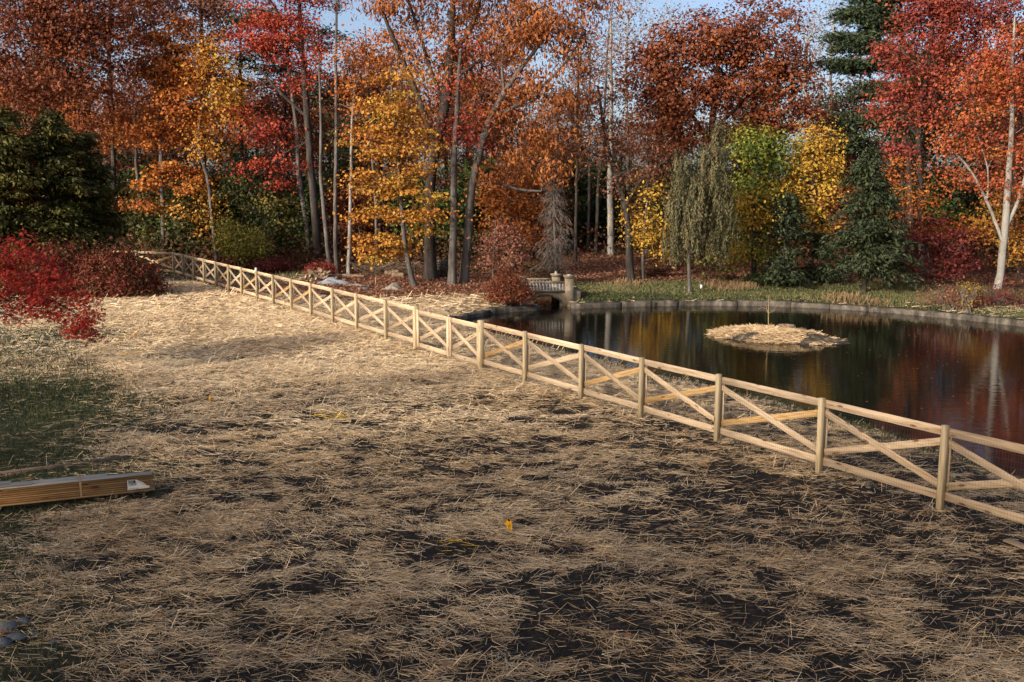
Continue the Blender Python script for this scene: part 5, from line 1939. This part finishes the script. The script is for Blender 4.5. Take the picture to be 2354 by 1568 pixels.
# stones along the fence foot and round the near shore
def make_stone(seed):
    rg = np.random.default_rng(seed)
    V, F = [], []
    n, mrow = 8, 5
    for i in range(1, mrow):
        ph = math.pi * i / mrow
        for j in range(n):
            th = 2 * math.pi * j / n
            r = .8 + .4 * rg.random()
            V.append([r * math.sin(ph) * math.cos(th), r * math.sin(ph) * math.sin(th) * .8, .62 * r * math.cos(ph)])
    V += [[0, 0, .6], [0, 0, -.6]]
    Qd = [[i * n + j, (i + 1) * n + j, (i + 1) * n + (j + 1) % n, i * n + (j + 1) % n] for i in range(mrow - 2) for j in range(n)]
    T = [[len(V) - 2, j, (j + 1) % n] for j in range(n)] + [[len(V) - 1, (mrow - 2) * n + (j + 1) % n, (mrow - 2) * n + j] for j in range(n)]
    return mesh_np('stone', np.array(V), [np.array(Qd), np.array(T)], M_stone, smooth=True)


stone_me = [make_stone(s) for s in range(5)]
slate_me = []
for s in range(3):
    m2 = stone_me[s].copy()
    m2.materials.clear()
    m2.materials.append(M_slate)
    slate_me.append(m2)


def stone(vx, vy, r, label, group, slate=False):
    q = P(vx, vy)
    k = int(rgw.integers(0, 3 if slate else 5))
    o = put('stone', (slate_me if slate else stone_me)[k], None, (q[0], q[1], float(ground_z(q[0], q[1])) + r * .18))
    o.scale = (r, r * rgw.uniform(.7, 1), r * rgw.uniform(.55, .85))
    o.rotation_euler = (0, 0, rgw.random() * 6.28)
    return tag(o, label, 'stone', group)


for k in range(30):
    i = int(rgw.integers(0, 4))
    u = rgw.random()
    p = posts[i] * (1 - u) + posts[i + 1] * u - fn * abs(rgw.normal(.15, .28))
    v = np.array([p[0], p[1], 0])
    # project to view pixels again for the helper
    yy = p[1] * math.cos(PITCH) + (CAM_H) * math.sin(PITCH)
    zz = -p[1] * -math.sin(PITCH) - CAM_H * math.cos(PITCH)
    o = put('stone', stone_me[k % 5], None, (p[0], p[1], float(ground_z(p[0], p[1])) + .005))
    r = .025 + .035 * rgw.random()
    o.scale = (r, r * .8, r * .7)
    o.rotation_euler = (0, 0, rgw.random() * 6)
    tag(o, 'small tan stone in the bare soil along the foot of the fence', 'stone', 'stones along the fence')
for vx, vy, r in ((20, 1452, .13), (55, 1440, .10), (38, 1470, .12), (80, 1462, .07), (12, 1482, .11), (125, 1478, .06)):
    stone(vx, vy, r, 'blue-grey flat stone under straw at the lower left corner', 'blue-grey stones at lower left', True)
for vx, vy, r in ((1258, 792, .22), (1276, 797, .2), (1190, 782, .18), (1300, 803, .15), (1215, 786, .14)):
    stone(vx, vy, r, 'pale rock on the near shore behind the fence', 'pale rocks on the near shore')

for k in range(22):
    vx = rgw.uniform(1075, 1175)
    stone(vx, np.interp(vx, [1075, 1175], [715, 703]) + rgw.normal(0, 3), .07 + .12 * rgw.random(), 'grey broken rock in the rubble behind the left pond wall', 'rubble rocks behind the left pond wall')
for k in range(10):
    vx = rgw.uniform(650, 700)
    stone(vx, 650 + rgw.normal(0, 3), .06 + .12 * rgw.random(), 'grey stone left of the firewood heap', 'stones left of the firewood heap')

# ------------------------------------------------------------------ straw mulch
def scatter_straw():
    rg = np.random.default_rng(800)
    groups = []
    # (depth range, trials per square metre, length, width, bend)
    bands = [(9.2, 15, 2500, .21, .0043), (15, 21, 1800, .22, .0054), (21, 30, 900, .23, .0076), (30, 42, 320, .29, .0115), (42, 60, 95, .38, .020)]
    for y0, y1, dens, ln_, wd in bands:
        half = .57 * y1 + 1
        area = 2 * half * (y1 - y0)
        n = int(area * dens)
        x = rg.uniform(-half, half, n)
        y = rg.uniform(y0, y1, n)
        vis = np.abs(x) < .545 * y + .6
        x, y = x[vis], y[vis]
        g, l, s, sd, wl = zones(x, y)
        pr = s * straw_cover(x, y) + g * (.015 + .26 * sstep(25, 29, y)) * (y < 45)
        pr = np.where(sd < .15, 0, pr)
        lxx = np.clip(x, -20, L_END[0])
        pr = np.where(np.hypot(x - lxx, y - .1 - (L_END[1] + (lxx - L_END[0]) * L_SLOPE)) < .34, pr * .12, pr)
        pr = np.where((y > 44) & (fence_side(x, y) > 0), pr * .6, pr)
        keep = rg.random(len(x)) < pr
        x, y = x[keep], y[keep]
        n = len(x)
        th = (fbm(x, y, 1.1, 71, 3) - .5) * 2.6 + rg.normal(0, .70, n)
        th = np.where(rg.random(n) < .30, rg.uniform(-1.57, 1.57, n), th)
        up_ = rg.normal(0, .10, n)
        spk = rg.random(n) < .035
        up_ = np.where(spk, rg.uniform(.2, 1.1, n), up_)
        L = ln_ * (.45 + .9 * rg.random(n))
        dv = np.stack([np.cos(th) * np.cos(up_), np.sin(th) * np.cos(up_), np.sin(up_)], 1)
        pile = .012 + .045 * rg.random(n) * np.clip(straw_cover(x, y), .2, 1)
        z = ground_z(x, y) + pile + np.abs(np.sin(up_)) * L * .45
        nv = np.stack([rg.normal(0, .6, n), rg.normal(-.25, .6, n), np.full(n, .9)], 1)
        rn = np.clip(rg.normal(.42, .22, n) + (fbm(x, y, 2.5, 81) - .5) * .4 + .16 * sstep(20, 30, y), 0, .80)
        for (cx_, cy_, rr) in YELLOW:
            dd = np.hypot((x - cx_) / rr, (y - cy_) / (rr * .7))
            rn = np.where((dd < 1) & (rg.random(n) < .6), .99, rn)
        groups.append((np.stack([x, y, z], 1), dv, nv, L, wd * (.7 + .6 * rg.random(n)), rn))
    C, dv, nv, L, wd, rn = [np.concatenate([g[k] for g in groups]) for k in range(6)]
    V, F = strip_quads(C, dv, nv, L, wd)
    # bend part of the straws: lift the middle is not needed at this size
    o = put('straw_mulch', mesh_np('straw_mulch', V, [F], LM['straw'], rn))
    tag(o, 'loose pale straw spread over the dark soil of the field', 'straw', kind='stuff')
    return len(F)


YELLOW = [(*P(1040, 1272)[:2], .38), (*P(308, 813)[:2], .40), (*P(770, 965)[:2], .30), (*P(379, 710)[:2], .4), (*P(730, 960)[:2], .2)]
n_straw = scatter_straw()

# ------------------------------------------------------------------ grass and fallen leaves
def scatter_grass():
    rg = np.random.default_rng(900)
    parts = []
    for (x0, x1, y0, y1, n, L, wd) in ((-16, -4, 9.5, 22, 60000, .075, .007), (-20, -8, 22, 36, 42000, .10, .013), (2, 26, 38, 57, 80000, .085, .03), (-3, 12, 18, 40, 34000, .13, .016), (-24, -12, 52, 66, 9000, .18, .03)):
        x = rg.uniform(x0, x1, n)
        y = rg.uniform(y0, y1, n)
        g, l, s, sd, wl = zones(x, y)
        vis = (np.abs(x) < .55 * y + .5) & (rg.random(n) < g * (.35 + .9 * fbm(x, y, 1.2, 91))) & (sd > np.where(wl, .42, .12))
        x, y = x[vis], y[vis]
        m = len(x)
        parts.append((x, y, L * (.5 + rg.random(m)), wd * (.7 + .6 * rg.random(m)), np.clip(rg.normal(.26, .17, m) + (fbm(x, y, 3, 95) - .5) * .8 + .40 * (y > 40), 0, .99)))
    x, y, L, wd, rn = [np.concatenate([p[k] for p in parts]) for k in range(5)]
    n = len(x)
    th = rg.random(n) * 6.28
    tilt = np.abs(rg.normal(.5, .3, n))
    dv = np.stack([np.cos(th) * np.sin(tilt), np.sin(th) * np.sin(tilt), np.cos(tilt)], 1)
    C = np.stack([x, y, ground_z(x, y)], 1) + dv * (L * .45)[:, None]
    nv = np.stack([rg.normal(0, .5, n), np.full(n, -.8), np.full(n, .5)], 1)
    V, F = strip_quads(C, dv, nv, L, wd)
    tag(put('grass', mesh_np('grass', V, [F], LM['grass'], rn)), 'short green grass at the left and on the pond banks', 'grass', kind='stuff')
    # tall dry grass tufts on the far bank
    xs, ys = [], []
    for vx, vy, k in ((1660, 664, 200), (1700, 662, 240), (1645, 656, 120), (1940, 688, 160), (1990, 696, 120), (1440, 660, 90), (1720, 656, 160), (2030, 704, 90)):
        q = P(vx, vy)
        xs.append(rg.normal(q[0], .45, k))
        ys.append(rg.normal(q[1], .5, k))
    x = np.concatenate(xs)
    y = np.concatenate(ys)
    n = len(x)
    L = .18 + .28 * rg.random(n)
    th = rg.random(n) * 6.28
    tilt = np.abs(rg.normal(.4, .25, n))
    dv = np.stack([np.cos(th) * np.sin(tilt), np.sin(th) * np.sin(tilt), np.cos(tilt)], 1)
    C = np.stack([x, y, ground_z(x, y)], 1) + dv * (L * .48)[:, None]
    V, F = strip_quads(C, dv, np.stack([rg.normal(0, .5, n), np.full(n, -.8), np.full(n, .4)], 1), L, .018 + .01 * rg.random(n))
    tag(put('dry_grass', mesh_np('dry_grass', V, [F], LM['drygrass'], rg.random(n))), 'tufts of tall tan dry grass on the far bank', 'dry grass', kind='stuff')


scatter_grass()


def scatter_litter():
    rg = np.random.default_rng(950)
    n = 130000
    x = rg.uniform(-26, 34, n)
    y = rg.uniform(42, 74, n)
    g, l, s, sd, wl = zones(x, y)
    keep = (rg.random(n) < np.clip(l + .10 * (g > .3) + .12 * s * (y > 44) * (fence_side(x, y) > 0), 0, 1) * .55) & (sd > .45) & (np.abs(x) < .55 * y)
    x, y = x[keep], y[keep]
    # scattered single leaves on straw, lawn and water
    m = 2200
    x2 = rg.uniform(-14, 12, m)
    y2 = rg.uniform(9.5, 44, m)
    g, l, s, sd, wl = zones(x2, y2)
    k2 = (sd > .3) & (np.abs(x2) < .55 * y2) & (rg.random(m) < .35 + .65 * (g > .4))
    x2, y2 = x2[k2], y2[k2]
    z = np.concatenate([ground_z(x, y) + .02 + .04 * rg.random(len(x)), ground_z(x2, y2) + .05])
    sz = np.concatenate([.085 + .08 * rg.random(len(x)), .045 + .04 * rg.random(len(x2))])
    # floating leaves
    m = 420
    u = rg.random(m)
    edge = resample(np.array(pond_wall_r), .2)
    e = edge[rg.integers(0, len(edge), m)] + np.stack([rg.normal(0, .3, m), -np.abs(rg.normal(.25, .7, m))], 1)
    free = np.stack([rg.uniform(0, 16, 330), rg.uniform(24, 45, 330)], 1)
    fl = np.concatenate([e, free])
    sdf, _ = pond_sd(fl[:, 0], fl[:, 1])
    fl = fl[sdf < -.05]
    C = np.concatenate([np.stack([np.concatenate([x, x2]), np.concatenate([y, y2]), z], 1), np.column_stack([fl, np.full(len(fl), Z_W + .006)])])
    sz = np.concatenate([sz, .03 + .06 * rg.random(len(fl))])
    nv = np.array([0, -.15, 1.0]) + rg.normal(size=(len(C), 3)) * .38
    nv[-len(fl):] = [0, 0, 1]
    V, F = leaf_quads(C, sz, nv, rg, .75)
    tag(put('fallen_leaves', mesh_np('fallen_leaves', V, [F], LM['litter'], np.clip(rg.normal(.5, .25, len(C)), 0, .99))), 'fallen orange-brown leaves under the trees and on the banks', 'fallen leaves', kind='stuff')


scatter_litter()

print("LEAVES",LEAVES_TOTAL[0],"STRAW",n_straw)
